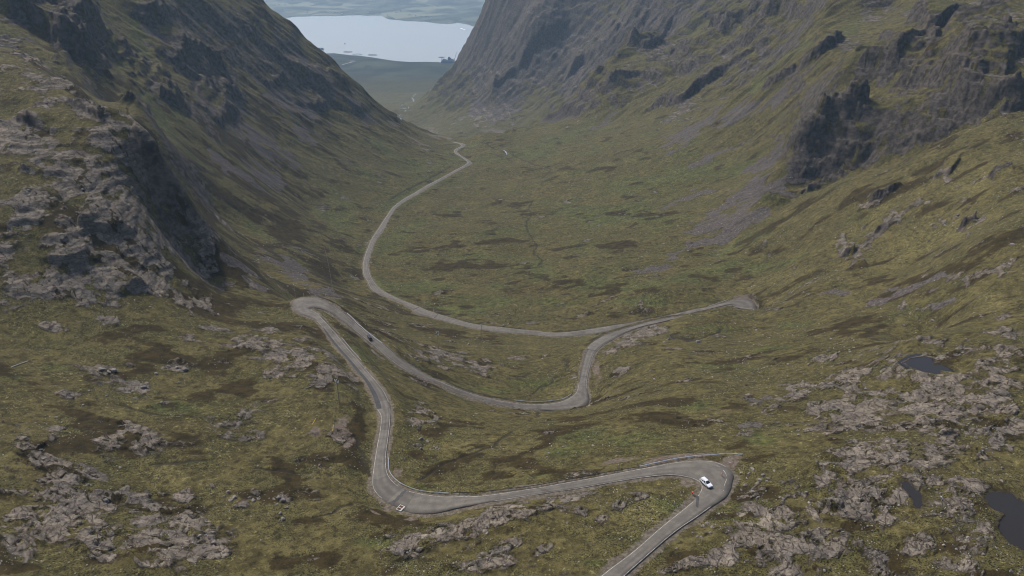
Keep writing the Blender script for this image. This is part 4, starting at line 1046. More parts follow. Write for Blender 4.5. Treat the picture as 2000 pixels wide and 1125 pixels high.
print('setting', round(time.time() - T0, 1))
# ------------------------------------------------------------------ things: materials
MT = {
 'white': simple('silver_white_paint', (.60, .61, .64), .28, 0, .5, .06, 2, .6), 'black': simple('black_paint', (.008, .009, .012), .3, 0, .4, .1, 2, .3),
 'glass': simple('dark_glass', (.018, .024, .028), .06, 0, .8, .1, 2), 'rubber': simple('rubber', (.018, .018, .018), .8), 'alloy': simple('alloy', (.42, .42, .44), .35, .8),
 'trim': simple('dark_trim', (.03, .03, .032), .6), 'lamp': simple('lamp_lens', (.75, .78, .80), .1, 0, .8, .05), 'redlamp': simple('red_lens', (.42, .012, .010), .2, 0, .6),
 'yellow': simple('yellow_plate', (.70, .48, .02), .5, 0, .3, .1), 'plate': simple('white_plate', (.75, .75, .72), .5), 'galv': simple('galvanised_steel', (.46, .51, .60), .45, .25, .5, .25, 1.2),
 'darksteel': simple('dark_grey_steel', (.060, .060, .064), .6, .3, .4, .5, 1.0), 'wood': simple('grey_timber', (.20, .19, .17), .85, 0, .15, .5, 4), 'paleWood': simple('bleached_timber', (.42, .40, .36), .8, 0, .2, .3, 4),  # dark barriers and all barrier posts share one darker grey steel
 'porc': simple('pale_insulator', (.55, .62, .68), .3), 'tank': simple('grey_transformer', (.33, .37, .40), .5), 'wire': simple('stay_wire', (.20, .20, .21), .5, .7),
 'skin': simple('skin', (.42, .26, .18), .6), 'redtop': simple('coral_jersey', (.78, .075, .06), .8), 'orange': simple('orange_jersey', (.80, .22, .06), .8), 'pink': simple('pink_bag', (.60, .05, .18), .8),
 'whitetop': simple('white_jersey', (.78, .78, .82), .8), 'blacktop': simple('black_clothing', (.016, .016, .018), .85), 'navy': simple('navy_clothing', (.015, .019, .04), .85), 'shorts': simple('black_shorts', (.013, .013, .015), .8),
 'hair': simple('fair_hair', (.34, .22, .09), .8), 'darkhair': simple('dark_hair', (.03, .02, .014), .8), 'helmW': simple('white_helmet', (.75, .75, .77), .4), 'helmK': simple('black_helmet', (.02, .02, .02), .4), 'shoe': simple('white_shoe', (.7, .7, .72), .6),
 'bike': simple('bike_frame_paint', (.03, .03, .035), .3, 0, .5), 'sign': simple('sign_back', (.62, .68, .74), .4, .2), 'hull': simple('blue_grey_hull', (.10, .13, .22), .6), 'deckg': simple('deck_grey', (.22, .25, .30), .7), 'deckw': simple('white_superstructure', (.60, .63, .66), .6),
 'crane': simple('red_lattice', (.28, .16, .18), .6), 'pen': simple('dark_pipe', (.06, .075, .10), .6), 'wallW': simple('white_harling', (.72, .71, .67), .9), 'roof': simple('slate_roof', (.07, .07, .08), .8),
 'frameW': simple('white_painted_frame', (.46, .46, .42), .7, 0, .3, .3), 'rust': simple('rusty_hatch', (.085, .045, .030), .85, .0, .2, .5, 5), 'foam': simple('wake_foam', (.75, .79, .82), .5), 'green': simple('green_post', (.16, .24, .06), .7),
}
def rock_mat():
    t = NT('boulder_stone'); n = t.noise(0.9, 5, .65); f = t.noise(5, 4, .7); k = t.voro(1.5, 'DISTANCE_TO_EDGE')
    oi = t.node('ShaderNodeObjectInfo').outputs['Random']
    c = t.mix(t.ramp(n, .3, .7), C(.105, .090, .080), C(.235, .205, .185)); c = t.mix(t.math('MULTIPLY', oi, .55), c, C(.23, .225, .22))
    c = t.mix(t.ramp(f, .58, .70, 0, .65), c, C(.42, .42, .41)); c = t.mix(t.ramp(k, .05, .01, 0, .6), c, C(.04, .035, .03)); c = t.mix(t.ramp(f, .42, .30, 0, .5), c, C(.07, .066, .05))
    return t.fin(c, .92, .15, t.bump(t.math('ADD', n, t.math('MULTIPLY', f, .3)), .8, .3))
MT['rock'] = rock_mat()
def ground_at(u, v):
    p = raycast(zg, u, v); return p
def gz(x, y): return float(zg(x, y))

# ------------------------------------------------------------------ cars
def loft(name, st_, mat, parent, caps=True):
    vs = []; fs = []; n = len(st_[0][1])
    for y, ring in st_:
        for x, z in ring: vs.append((x, y, z))
    for i in range(len(st_) - 1):
        for k in range(n): fs.append((i * n + k, (i + 1) * n + k, (i + 1) * n + (k + 1) % n, i * n + (k + 1) % n))
    fs.append(tuple(range(n))); fs.append(tuple((len(st_) - 1) * n + k for k in range(n - 1, -1, -1)))
    o = mesh_obj(name, vs, fs, mat, parent, False)
    b = o.modifiers.new('bevel', 'BEVEL'); b.width = 0.04; b.segments = 2; b.limit_method = 'ANGLE'; b.angle_limit = math.radians(25)
    return o
def pane(name, quad, mat, parent, inset=.06, off=.006):
    q = [Vector(p) for p in quad]; c = sum(q, Vector()) / 4; n = (q[1] - q[0]).cross(q[3] - q[0]).normalized()
    if n.dot(c - Vector((0, -.4, 1.0))) < 0: n = -n
    w = [p + (c - p).normalized() * inset * 1.4 + n * off for p in q]; b = [p - n * .02 for p in w]
    return mesh_obj(name, w + b, [(0, 1, 2, 3), (7, 6, 5, 4), (0, 4, 5, 1), (1, 5, 6, 2), (2, 6, 7, 3), (3, 7, 4, 0)], mat, parent)
def make_car(name, label, loc, heading, paint, rails, tint):
    e = empty(name, loc, 0, label, 'car')
    def ring(w, zb, zt): return [(-w * .90, zb), (-w, zb + .20), (-w * 1.0, zt - .22), (-w * .93, zt), (w * .93, zt), (w * 1.0, zt - .22), (w, zb + .20), (w * .90, zb)]
    body = [(-2.24, ring(.74, .42, .92)), (-2.16, ring(.84, .30, 1.02)), (-1.5, ring(.90, .26, 1.03)), (0, ring(.91, .25, 1.0)), (1.05, ring(.90, .25, .99)), (1.75, ring(.87, .27, .92)), (2.12, ring(.80, .30, .80)), (2.22, ring(.70, .40, .68))]
    loft('body', body, paint, e)
    yb0, yb1, yr0, yr1 = -2.10, 1.08, -1.80, .22
    wb, wr, zb, zr = .835, .62, .985, 1.60
    P = dict(a=(-wb, yb1, zb), b=(wb, yb1, zb), c=(wb, yb0, zb), d=(-wb, yb0, zb), e=(-wr, yr1, zr), f=(wr, yr1, zr), g=(wr, yr0, zr - .04), h=(-wr, yr0, zr - .04))
    k = list('abcdefgh'); vs = [P[q] for q in k] ; m_ = [(-wr, (yr0 + yr1) / 2, zr + .045), (wr, (yr0 + yr1) / 2, zr + .045)]
    o = mesh_obj('cabin', vs + m_, [(0, 1, 5, 4), (2, 3, 7, 6), (1, 2, 6, 9, 5), (3, 0, 4, 8, 7), (4, 5, 9, 8), (8, 9, 6, 7), (3, 2, 1, 0)], paint, e)
    bv = o.modifiers.new('bevel', 'BEVEL'); bv.width = .05; bv.segments = 2; bv.limit_method = 'ANGLE'
    L = lambda p, q, t: tuple(Vector(P[p]).lerp(Vector(P[q]), t))
    pane('windscreen', [P['a'], P['b'], P['f'], P['e']], tint, e, .07)
    pane('rear_window', [P['d'], P['c'], P['g'], P['h']], tint, e, .09)
    for s1, s2, s3, s4 in (('a', 'd', 'h', 'e'), ('b', 'c', 'g', 'f')):
        for t0, t1 in ((.04, .42), (.43, .74), (.75, .97)):
            pane('side_window', [L(s1, s2, t0), L(s1, s2, t1), L(s4, s3, max(0, t1 - .02)), L(s4, s3, t0)], tint, e, .035)
    for sx in (-1, 1):
        b = MB(); b.box((sx * .60, 2.10, .70), (.34, .20, .15)); o = b.build('headlight', MT['lamp'], e); o.rotation_euler.z = 0
        b = MB(); b.box((sx * .72, -2.17, .86), (.20, .12, .26)); b.build('tail_light', MT['redlamp'], e)
        b = MB(); b.box((sx * 1.0, .86, 1.03), (.20, .12, .15)); b.box((sx * .90, .86, 1.0), (.1, .05, .05)); b.build('wing_mirror', paint, e)
        b = MB(); b.box((sx * .905, 0, .30), (.03, 2.0, .12)); b.build('sill', MT['trim'], e)
        if rails:
            b = MB(); b.tube([(sx * .56, .10, 1.64), (sx * .56, -.2, 1.70), (sx * .56, -1.4, 1.69), (sx * .56, -1.7, 1.60)], .022, 6); b.build('roof_rail', MT['alloy'], e)
        for y in (-1.38, 1.38):
            b = MB(); b.disc((sx * .875, y, .36), .40, .06, 'X', 20); b.build('wheel_arch', MT['trim'], e)
            w = MB(); w.ring((sx * .84, y, .33), .245, .088, 'X', 20, 8, 1.15); wh = w.build('wheel', MT['rubber'], e, True)
            r = MB(); r.disc((sx * .915, y, .33), .205, .04, 'X', 16)
            for q in range(5): 
                a = q * math.pi * .4; r.box((sx * .94, y + .09 * math.cos(a), .33 + .09 * math.sin(a)), (.02, .17, .05), Matrix.Rotation(a, 3, 'X'))
            r.build('rim', MT['alloy'], wh)
    b = MB(); b.box((0, 2.20, .62), (.72, .07, .16)); b.build('grille', MT['trim'], e)
    b = MB(); b.box((0, 2.19, .42), (1.3, .10, .12)); b.build('front_bumper', MT['trim'], e)
    b = MB(); b.box((0, -2.21, .42), (1.4, .10, .16)); b.build('rear_bumper', MT['trim'], e)
    b = MB(); b.box((0, 2.245, .50), (.52, .02, .11)); b.build('number_plate', MT['plate'], e)
    b = MB(); b.box((0, -2.262, .72), (.52, .03, .12)); b.build('number_plate', MT['yellow'], e)
    # sit on the sloping road
    h = Vector(heading).normalized(); z1 = road_z(loc[0] + h.x * 1.4, loc[1] + h.y * 1.4); z0 = road_z(loc[0] - h.x * 1.4, loc[1] - h.y * 1.4)
    fwd = Vector((h.x, h.y, (z1 - z0) / 2.8)).normalized(); rt = fwd.cross(Vector((0, 0, 1))).normalized(); up = rt.cross(fwd)
    e.rotation_euler = Matrix((rt, fwd, up)).transposed().to_euler(); e.location.z = (z0 + z1) / 2 + .004
    return e
def on_road(u, v, d):
    for _ in range(4):
        p = at_drop(u, v, d); d = CAM_H - road_z(p.x, p.y)
    return p
p = on_road(1379, 946, 149); make_car('parked_car', 'silver white estate car turning through the uppermost hairpin', p, (.42, -.91), MT['white'], True, MT['glass']).name = 'estate_car'
p = on_road(721.5, 660.5, 193); make_car('hatchback_car', 'black car seen from behind on the road below the left hairpin', p, (-.54, .84), MT['black'], True, MT['glass'])

# ------------------------------------------------------------------ people
def person_mesh(name, J, mats, zones, parent, hands):
    """J: joint -> (position, radius); one skinned surface with pelvis as root"""
    B = [('pelvis', 'waist'), ('waist', 'chest'), ('chest', 'neck'), ('neck', 'head'), ('head', 'crown')]
    for s in 'LR':
        B += [('chest', 'sh' + s), ('sh' + s, 'el' + s), ('el' + s, 'wr' + s), ('wr' + s, 'pa' + s), ('pelvis', 'hp' + s), ('hp' + s, 'kn' + s), ('kn' + s, 'an' + s), ('an' + s, 'to' + s)]
        B += [('head', 'ear' + s)]
        w = J['wr' + s][0]; q = J['pa' + s][0]; d = (q - w).normalized(); sd_ = hands[s].normalized(); dn = d.cross(sd_).normalized()
        if dn.z > 0: dn = -dn
        for k, ln in enumerate((.074, .083, .078, .060)):
            o_ = (k - 1.5) * .019; a = q + sd_ * o_ + d * .012
            J['f%d%sa' % (k, s)] = (a + d * ln * .55 + dn * .006, .0088); J['f%d%sb' % (k, s)] = (a + d * ln * .85 + dn * .028, .0080)
            B += [('pa' + s, 'f%d%sa' % (k, s)), ('f%d%sa' % (k, s), 'f%d%sb' % (k, s))]
        m_ = -1 if s == 'R' else 1
        J['t%sa' % s] = (w.lerp(q, .45) + sd_ * m_ * .040 + dn * .012, .0105); J['t%sb' % s] = (w.lerp(q, 1.0) + sd_ * m_ * .056 + dn * .03, .0090)
        B += [('wr' + s, 't%sa' % s), ('t%sa' % s, 't%sb' % s)]
    J['nose'] = (J['head'][0] + J['face'][0] * .105 + Vector((0, 0, -.005)), .014); B += [('head', 'nose')]
    keys = [k for k in J if k != 'face']; idx = {k: i for i, k in enumerate(keys)}
    m = bpy.data.meshes.new(name); m.from_pydata([J[k][0] for k in keys], [(idx[a], idx[b]) for a, b in B], [])
    tmp = bpy.data.objects.new(name, m); COL.objects.link(tmp)
    sk = tmp.modifiers.new('skin', 'SKIN'); sub = tmp.modifiers.new('sub', 'SUBSURF'); sub.levels = 1; sub.render_levels = 1
    for k in keys:
        r = J[k][1]; sv_ = m.skin_vertices[0].data[idx[k]]; sv_.radius = (r, r) if not isinstance(r, tuple) else r; sv_.use_root = (k == 'pelvis')
    dg = bpy.context.evaluated_depsgraph_get(); ev = tmp.evaluated_get(dg); nm = bpy.data.meshes.new_from_object(ev)
    bpy.data.objects.remove(tmp); nm.name = name
    for q in mats: nm.materials.append(q)
    P = np.array([J[k][0] for k in keys]); zi = [zones(k) for k in keys]
    for f in nm.polygons:
        f.use_smooth = True
        d = ((P - np.array(f.center)) ** 2).sum(1) / np.array([max(.02, (J[k][1] if not isinstance(J[k][1], tuple) else J[k][1][0])) for k in keys]) ** 1.0
        f.material_index = zi[int(np.argmin(d))]
    o = link(bpy.data.objects.new(name, nm), parent); return o
V = Vector
def head_parts(J, e, hair, helm=None):
    h = J['head'][0]; f = J['face'][0]; r = f.cross(V((0, 0, 1))).normalized()
    for s in (-1, 1): b = MB(); b.ball(h + f * .088 + r * s * .032 + V((0, 0, .012)), .0125, 6, 5); b.build('eye', MT['darkhair'], e)
    b = MB(); b.box(h + f * .094 + V((0, 0, -.058)), (.045, .012, .010)); b.build('mouth', MT['pink'], e)
    b = MB(); b.ball(h - f * .018 + V((0, 0, .055)), (.088, .104, .088), 12, 8); b.build('hair', hair, e, True)
    if helm:
        b = MB(); b.ball(h + V((0, 0, .075)), (.105, .135, .088), 12, 8); b.box(h + f * .12 + V((0, 0, .06)), (.14, .06, .02)); b.build('helmet', helm, e, True)
def standing(name_label, loc, rz, top, legs, hair, armL, armR, walk=.18, face=V((0, 1, -.1))):
    e = empty('person', loc, rz, name_label, 'person')
    J = {'pelvis': (V((0, 0, .95)), (.15, .12)), 'waist': (V((0, 0, 1.10)), (.14, .11)), 'chest': (V((0, .01, 1.32)), (.17, .125)), 'neck': (V((0, .02, 1.50)), .055), 'head': (V((0, .045, 1.62)), (.082, .098)), 'crown': (V((0, .04, 1.71)), .07), 'face': (face.normalized(), 0)}
    for s, sx, st_ in (('L', -1, walk), ('R', 1, -walk)):
        J['sh' + s] = (V((sx * .19, 0, 1.42)), .062); el, wr, pa = (armL if s == 'L' else armR)
        J['el' + s] = (V(el), .046); J['wr' + s] = (V(wr), .032); J['pa' + s] = (V(pa), (.042, .018))
        J['hp' + s] = (V((sx * .095, 0, .88)), .095); J['kn' + s] = (V((sx * .10, st_ * .5 + .03, .48)), .062); J['an' + s] = (V((sx * .10, st_, .085)), .042); J['to' + s] = (V((sx * .115, st_ + .17, .035)), (.045, .03))
        J['ear' + s] = (J['head'][0] + V((sx * .085, -.005, 0)), .017)
    def zones(k):
        if k[:2] in ('to', 'an'): return 3
        if k[:2] in ('hp', 'kn') or k == 'pelvis': return 1
        if k[:2] in ('wr', 'pa') or k[0] in 'ft' and k != 'to' and len(k) >= 3 and k[1].isdigit() or k[:2] in ('tL', 'tR') or k in ('neck', 'head', 'crown', 'nose') or k[:3] == 'ear': return 2
        return 0
    person_mesh('body', J, [top, legs, MT['skin'], MT['trim']], zones, e, {'L': V((0, 1, 0)), 'R': V((0, 1, 0))})
    head_parts(J, e, hair); return e
p = ground_at(963, 1006)
standing('person in black walking on the rock ledge below the road', (p.x, p.y, gz(p.x, p.y) + .02), math.radians(35), MT['blacktop'], MT['blacktop'], MT['darkhair'], ((-.25, -.06, 1.16), (-.24, .04, .92), (-.24, .08, .84)), ((.25, .02, 1.15), (.24, .15, .94), (.24, .20, .87)))
p = ground_at(1000, 1037)
standing('fair haired person in navy standing on the grass below the rock ledge', (p.x, p.y, gz(p.x, p.y) + .02), math.radians(10), MT['navy'], MT['navy'], MT['hair'], ((-.30, .12, 1.25), (-.12, .30, 1.32), (-.06, .36, 1.34)), ((.30, .12, 1.25), (.12, .30, 1.32), (.06, .36, 1.34)), .05)

def make_bike(loc, rz, pitch, label, mat):
    e = empty('bicycle', loc, rz, label, 'bicycle'); e.rotation_euler = (pitch, 0, rz)
    bb = V((0, -.05, .27)); st_ = V((0, -.20, .78)); hd = V((0, .42, .80)); hb_ = V((0, .46, .62)); rw = V((0, -.50, .34)); fw = V((0, .52, .34))
    b = MB()
    for a, c_ in ((bb, st_), (bb, hb_), (st_ - V((0, -.02, .06)), hd), (hd, hb_)): b.tube([a, c_], .018, 6)
    for s in (-.05, .05):
        b.tube([rw + V((s, 0, 0)), bb + V((s * .6, 0, 0))], .010, 5); b.tube([rw + V((s, 0, 0)), st_ - V((0, 0, .06))], .009, 5); b.tube([hb_, fw + V((s, 0, 0))], .012, 5)
    b.build('frame', mat, e)
    for c_ in (rw, fw):
        w = MB(); w.ring(c_, .325, .014, 'X', 28, 6); wh = w.build('wheel', MT['rubber'], e, True)
        r = MB(); r.ring(c_, .306, .009, 'X', 28, 4); r.build('rim', MT['alloy'], wh)
        r = MB()
        for k in range(12):
            a = k * math.pi / 6; r.tube([c_, c_ + V((0, .305 * math.cos(a), .305 * math.sin(a)))], .0025, 3, False)
        r.disc(c_, .03, .07, 'X', 8); r.build('spokes', MT['alloy'], wh)
    b = MB(); b.tube([st_, st_ + V((0, -.04, .14))], .014, 6); b.box(st_ + V((0, -.03, .16)), (.13, .26, .045), None, .75); b.build('saddle', MT['trim'], e)
    b = MB(); b.tube([hd, hd + V((0, .04, .10))], .014, 6); b.tube([hd + V((-.20, .12, .10)), hd + V((-.20, .05, .11)), hd + V((0, .04, .11)), hd + V((.20, .05, .11)), hd + V((.20, .12, .10))], .014, 6)
    for s in (-1, 1): b.tube([hd + V((s * .20, .12, .10)), hd + V((s * .20, .15, .04)), hd + V((s * .20, .08, -.01))], .014, 6)
    b.build('handlebar', MT['trim'], e)
    b = MB(); b.disc(bb + V((.05, 0, 0)), .09, .01, 'X', 14); b.tube([bb + V((.08, 0, 0)), bb + V((.08, .05, .16))], .012, 5); b.tube([bb + V((-.08, 0, 0)), bb + V((-.08, -.05, -.16))], .012, 5)
    b.tube([bb + V((.08, .05, .16)), bb + V((.16, .05, .16))], .018, 5); b.tube([bb + V((-.08, -.05, -.16)), bb + V((-.16, -.05, -.16))], .018, 5); b.tube([bb - V((.08, 0, 0)), bb + V((.08, 0, 0))], .015, 5); b.build('crank', MT['alloy'], e)
    return e
def make_rider(loc, rz, pitch, label, top, helm, back=None):
    e = empty('person', loc, rz, label, 'person'); e.rotation_euler = (pitch, 0, rz)
    J = {'pelvis': (V((0, -.24, 1.00)), (.14, .12)), 'waist': (V((0, -.10, 1.13)), (.135, .11)), 'chest': (V((0, .12, 1.27)), (.16, .12)), 'neck': (V((0, .27, 1.37)), .055), 'head': (V((0, .37, 1.45)), (.08, .095)), 'crown': (V((0, .36, 1.54)), .068), 'face': (V((0, .95, -.2)).normalized(), 0)}
    for s, sx in (('L', -1), ('R', 1)):
        up = sx > 0
        J['sh' + s] = (V((sx * .18, .20, 1.31)), .058); J['el' + s] = (V((sx * .23, .37, 1.10)), .043); J['wr' + s] = (V((sx * .205, .50, .965)), .030); J['pa' + s] = (V((sx * .20, .545, .925)), (.04, .018))
        J['hp' + s] = (V((sx * .10, -.22, .95)), .095)
        kn, an, to = ((V((sx * .12, .20, .80)), V((sx * .12, -.03, .50)), V((sx * .13, .12, .455))) if up else (V((sx * .12, .12, .60)), V((sx * .12, -.16, .20)), V((sx * .13, -.02, .135))))
        J['kn' + s] = (kn, .062); J['an' + s] = (an, .042); J['to' + s] = (to, (.042, .03)); J['ear' + s] = (J['head'][0] + V((sx * .083, -.005, 0)), .016)
    def zones(k):
        if k[:2] in ('to', 'an'): return 3 if k[:2] == 'to' else 2
        if k[:2] == 'hp' or k == 'pelvis': return 1
        if k in ('waist', 'chest') or k[:2] in ('sh', 'el'): return 0
        return 2
    person_mesh('body', J, [top, MT['shorts'], MT['skin'], MT['shoe']], zones, e, {'L': V((1, 0, .1)), 'R': V((1, 0, .1))})
    head_parts(J, e, MT['darkhair'], helm)
    if back:
        b = MB(); b.box((0, .0, 1.36), (.26, .32, .10), Matrix.Rotation(.55, 3, 'X')); b.build('back_pocket', back, e)
    return e
def cyclist(u, v, d, heading, who, bikelabel, top, helm, back=None):
    p = on_road(u, v, d); h = V((heading[0], heading[1], 0)).normalized(); rz = math.atan2(-h.x, h.y)
    z1 = road_z(p.x + h.x, p.y + h.y); z0 = road_z(p.x - h.x, p.y - h.y); pt = math.atan2(z1 - z0, 2.0)
    if u == 1352: pt = 0; p.z = max(gz(p.x, p.y), 0) + .02
    loc = (p.x, p.y, p.z + .012)
    make_bike(loc, rz, pt, bikelabel, MT['bike']); make_rider(loc, rz, pt, who, top, helm, back)
cyclist(1409, 931, 149.6, (.12, -1), 'cyclist in orange jersey on the outside of the uppermost hairpin', 'bicycle under the rider in orange at the uppermost hairpin', MT['orange'], MT['helmK'], MT['pink'])
cyclist(1352, 965, 148.6, (.55, .84), 'cyclist in bright red top on the gravel inside the uppermost hairpin', 'bicycle under the rider in red on the gravel verge', MT['redtop'], MT['helmK'])
cyclist(713.5, 723.5, 176.5, (.62, -.78), 'cyclist in white jersey climbing the road below the left hairpin', 'bicycle under the rider in white jersey', MT['whitetop'], MT['helmW'])
cyclist(650.5, 652, 182, (.55, -.83), 'cyclist dressed in black climbing close to the left hairpin', 'bicycle under the rider dressed in black', MT['blacktop'], MT['helmK'])

# ------------------------------------------------------------------ crash barriers
def barrier(px, label, mat, height=.72, gap=2.6, h_px=0.55):
    P = []
    for u, v in px:
        q = ground_at(u, v)
        if q is not None: P.append([q.x, q.y, 0])
    P = catmull(P, 1.0); P[:, 2] = np.maximum(zg(P[:, 0], P[:, 1]), [road_z(a, b) - 1.2 for a, b, _ in P])
    if len(P) > 9:
        zz = np.convolve(np.r_[[P[0, 2]] * 3, P[:, 2], [P[-1, 2]] * 3], np.ones(7) / 7, 'valid'); P[:, 2] = np.maximum(zz, P[:, 2] - .1)
    e = empty('crash_barrier', tuple(P[0]), 0, label, 'crash barrier', 'crash barriers along the road'); O = V(P[0])
    prof = [(.0, .0), (.07, .05), (.0, .12), (.07, .19), (.0, .26), (-.05, .26), (-.05, 0)]
    vs = []; fs = []; n = len(prof)
    for i in range(len(P)):
        d = V(P[min(i + 1, len(P) - 1)]) - V(P[max(i - 1, 0)]); d.z = 0; d.normalize(); s = V((d.y, -d.x, 0))
        for a, b in prof: vs.append(V(P[i]) - O + s * a + V((0, 0, height - .28 + b)))
    for i in range(len(P) - 1):
        for k in range(n): fs.append((i * n + k, i * n + (k + 1) % n, (i + 1) * n + (k + 1) % n, (i + 1) * n + k))
    fs.append(tuple(range(n))); fs.append(tuple((len(P) - 1) * n + k for k in range(n)))
    mesh_obj('rail', vs, fs, mat, e)
    Ls = np.concatenate([[0], np.cumsum(np.linalg.norm(np.diff(P, axis=0), axis=1))]); cnt = min(98, max(2, int(Ls[-1] / gap)))
    for k in range(cnt + 1):
        t_ = Ls[-1] * k / cnt; x, y, z = (np.interp(t_, Ls, P[:, j]) for j in range(3))
        b = MB(); b.box((x - O.x, y - O.y, z - O.z + height * .42), (.10, .12, height * .95)); b.build('post', MT['darksteel'], e)
    return e
barrier([(1249,914),(1285,905.5),(1320,898.5),(1355,893.5),(1390,891),(1420,889.5),(1450,889.5)], 'bright galvanised crash barrier curving behind the uppermost hairpin', MT['galv'], .80)
barrier([(1247,914.5),(1212,920.5),(1175,926.5),(1137,934),(1100,940.5),(1062,947.5),(1025,953.5),(985,958.5),(950,962),(910,965),(882,965)], 'long dark crash barrier above the straight from lowest bend to uppermost hairpin', MT['darksteel'], .85)
barrier([(877,965),(850,964),(824,961),(808,957),(793,951),(782,945.5),(773,938.5),(765,930),(760,920),(759,908),(759.5,897)], 'blue grey crash barrier round the inside of the lower left bend', MT['galv'])
barrier([(706,706),(698,697),(690,688.5),(679,675),(668,661.5)], 'bright crash barrier beside the white jersey cyclist', MT['galv'])
barrier([(660,653),(652,645),(645,637.5),(636,628),(628,619.5)], 'dull crash barrier just below the tip of the left hairpin', MT['darksteel'])
barrier([(577,582),(583,580),(600,578.2),(620,579),(637,582),(647,586.5),(655,592)], 'low dark crash barrier around the outside of the left hairpin', MT['darksteel'])
barrier([(678,612.5),(690,624),(700,634.5),(709,642),(718,650),(735,663),(747,672)], 'grey crash barrier beside the black car', MT['galv'])
barrier([(752,676),(770,691),(785,701),(800,710),(830,726.5),(848,735),(860,739.5),(884,751.5),(920,766),(958,775),(1000,782)], 'long crash barrier along the outside of the middle loop road', MT['darksteel'])
barrier([(1004,782.5),(1040,786),(1070,785),(1100,780),(1108,776),(1116,771)], 'bluish crash barrier around the inside of the middle right bend', MT['galv'])
barrier([(1149,675),(1156,668),(1164,662.5),(1179,654),(1206,646),(1227,639),(1248,633.5),(1269,628),(1290,623.5),(1311,619.5),(1334,614.5)], 'dark crash barrier on the upper road climbing to the right hairpin', MT['darksteel'], .85)
barrier([(1382.5,599.5),(1395,595.5),(1408,591),(1421,586.5)], 'short bright crash barrier beside the right hairpin', MT['galv'])
barrier([(1380,600),(1356,604.5),(1332,610.5),(1290,619),(1227,631.5),(1195,636.5),(1164,641),(1122,647),(1080,649.5)], 'dark crash barrier on the lower road leaving the right hairpin', MT['darksteel'], .85)
barrier([(1038,645),(1010,642.5),(980,639),(940,635),(918,631),(900,626),(885,621.5),(870,617),(851,611)], 'dark crash barrier above the lower road near the telegraph pole', MT['darksteel'], .85)
barrier([(1131,748),(1134,730),(1138,712),(1142,696),(1147,682)], 'rubble edged crash barrier on the left of the short climb from the middle bend', MT['darksteel'])

# ------------------------------------------------------------------ poles, posts, signs
def pole(u, v, vt, label, kind=0):
    p = ground_at(u, v); hgt = (v - vt) / FPX * math.hypot(math.hypot(p.x, p.y), CAM_H - p.z) / math.cos(math.radians(30))
    hgt = min(max(hgt, 6), 12.5); e = empty('telegraph_pole', (p.x, p.y, gz(p.x, p.y)), 0, label, 'telegraph pole', 'timber poles crossing the pass')
    b = MB(); b.tube([(0, 0, -.6), (0, 0, hgt)], [.17, .11], 8); b.build('pole', MT['wood'], e)
    a = Matrix.Rotation(math.radians(-25), 3, 'Z')
    b = MB(); b.box((0, 0, hgt - .35), (2.2, .12, .12), a); b.build('crossarm', MT['tank'], e)
    for s in (-1, 0, 1):
        b = MB(); q = a @ V((s * .98, 0, 0)); b.tube([(q.x, q.y, hgt - .28 + (.3 if s == 0 else 0)), (q.x, q.y, hgt + .02 + (.3 if s == 0 else 0))], .08, 8); b.disc((q.x, q.y, hgt - .1 + (.3 if s == 0 else 0)), .13, .06, 'Z', 10); b.build('insulator', MT['porc'], e)
    if kind == 1:
        b = MB(); b.box((.2, 0, hgt - 2.6), (.9, .5, 1.0)); b.build('transformer', MT['tank'], e)
        b = MB(); b.box((0, 0, hgt - 1.2), (1.7, .1, .1), a)
        for s in (-.7, 0, .7): q = a @ V((s, 0, 0)); b.tube([(q.x, q.y, hgt - 1.2), (q.x, q.y, hgt - .75)], .05, 6)
        b.build('fuse_bracket', MT['porc'], e)
    if kind == 2:
        for (u1, v1, u2, v2) in ((610, 829, 616.5, 816), (650, 842, 651.5, 833)):
            g1 = ground_at(u1, v1); foot = V((g1.x, g1.y, gz(g1.x, g1.y))) - e.location; top = V((0, 0, hgt - .6)); d = (top - foot).normalized()
            b = MB(); b.tube([foot - d * .3, top], .014, 4); w = b.build('stay_wire', MT['wire'], e)
            b = MB(); b.tube([foot + d * .1, foot + d * 2.6], .075, 7); b.build('stay_guard', MT['yellow'], w)
        b = MB(); b.box((0, 0, hgt - 1.0), (1.8, .1, .1), a)
        for s in (-.8, -.3, .3, .8): q = a @ V((s, 0, 0)); b.tube([(q.x, q.y, hgt - 1.0), (q.x, q.y, hgt - .6)], .06, 6)
        b.build('fuse_bracket', MT['porc'], e)
        b = MB(); b.box((0, -.15, 3.0), (.16, .03, .22)); b.build('number_tag', MT['yellow'], e)
    return e
pole(664, 793, 737, 'tall timber pole with yellow guarded stays left of the strip of new tarmac', 2)
pole(856, 681, 646, 'timber pole carrying a grey transformer in the middle of the loop', 1)
pole(941, 660.5, 634, 'dark timber pole standing in front of the lower road')
pole(1006.5, 620.5, 596, 'faint timber pole beyond the lower road')
def post(name, u, v, h, r, mat, label, cat, group, panel=None):
    p = ground_at(u, v); e = empty(name, (p.x, p.y, gz(p.x, p.y)), 0, label, cat, group)
    b = MB(); b.tube([(0, 0, -.3), (0, 0, h)], r, 7); b.build('pole', mat, e)
    if panel == 'sign': b = MB(); b.disc((0, 0, 0), .30, .02, 'X', 20); o = b.build('sign_plate', MT['sign'], e); o.location = (0, -.06, h - .2); o.rotation_euler = (0, math.radians(-25), math.radians(100))
    elif panel == 'refl': b = MB(); b.box((0, -.06, h - .12), (.22, .04, .30)); b.build('reflector', MT['plate'], e)
    elif panel == 'band': b = MB(); b.tube([(0, 0, h - .45), (0, 0, h - .1)], r * 1.35, 7); b.build('band', MT['plate'], e)
post('road_sign', 743.5, 990, 1.9, .045, MT['galv'], 'thin post with a small pale sign on the outside of the lower left bend', 'road sign', None, 'sign')
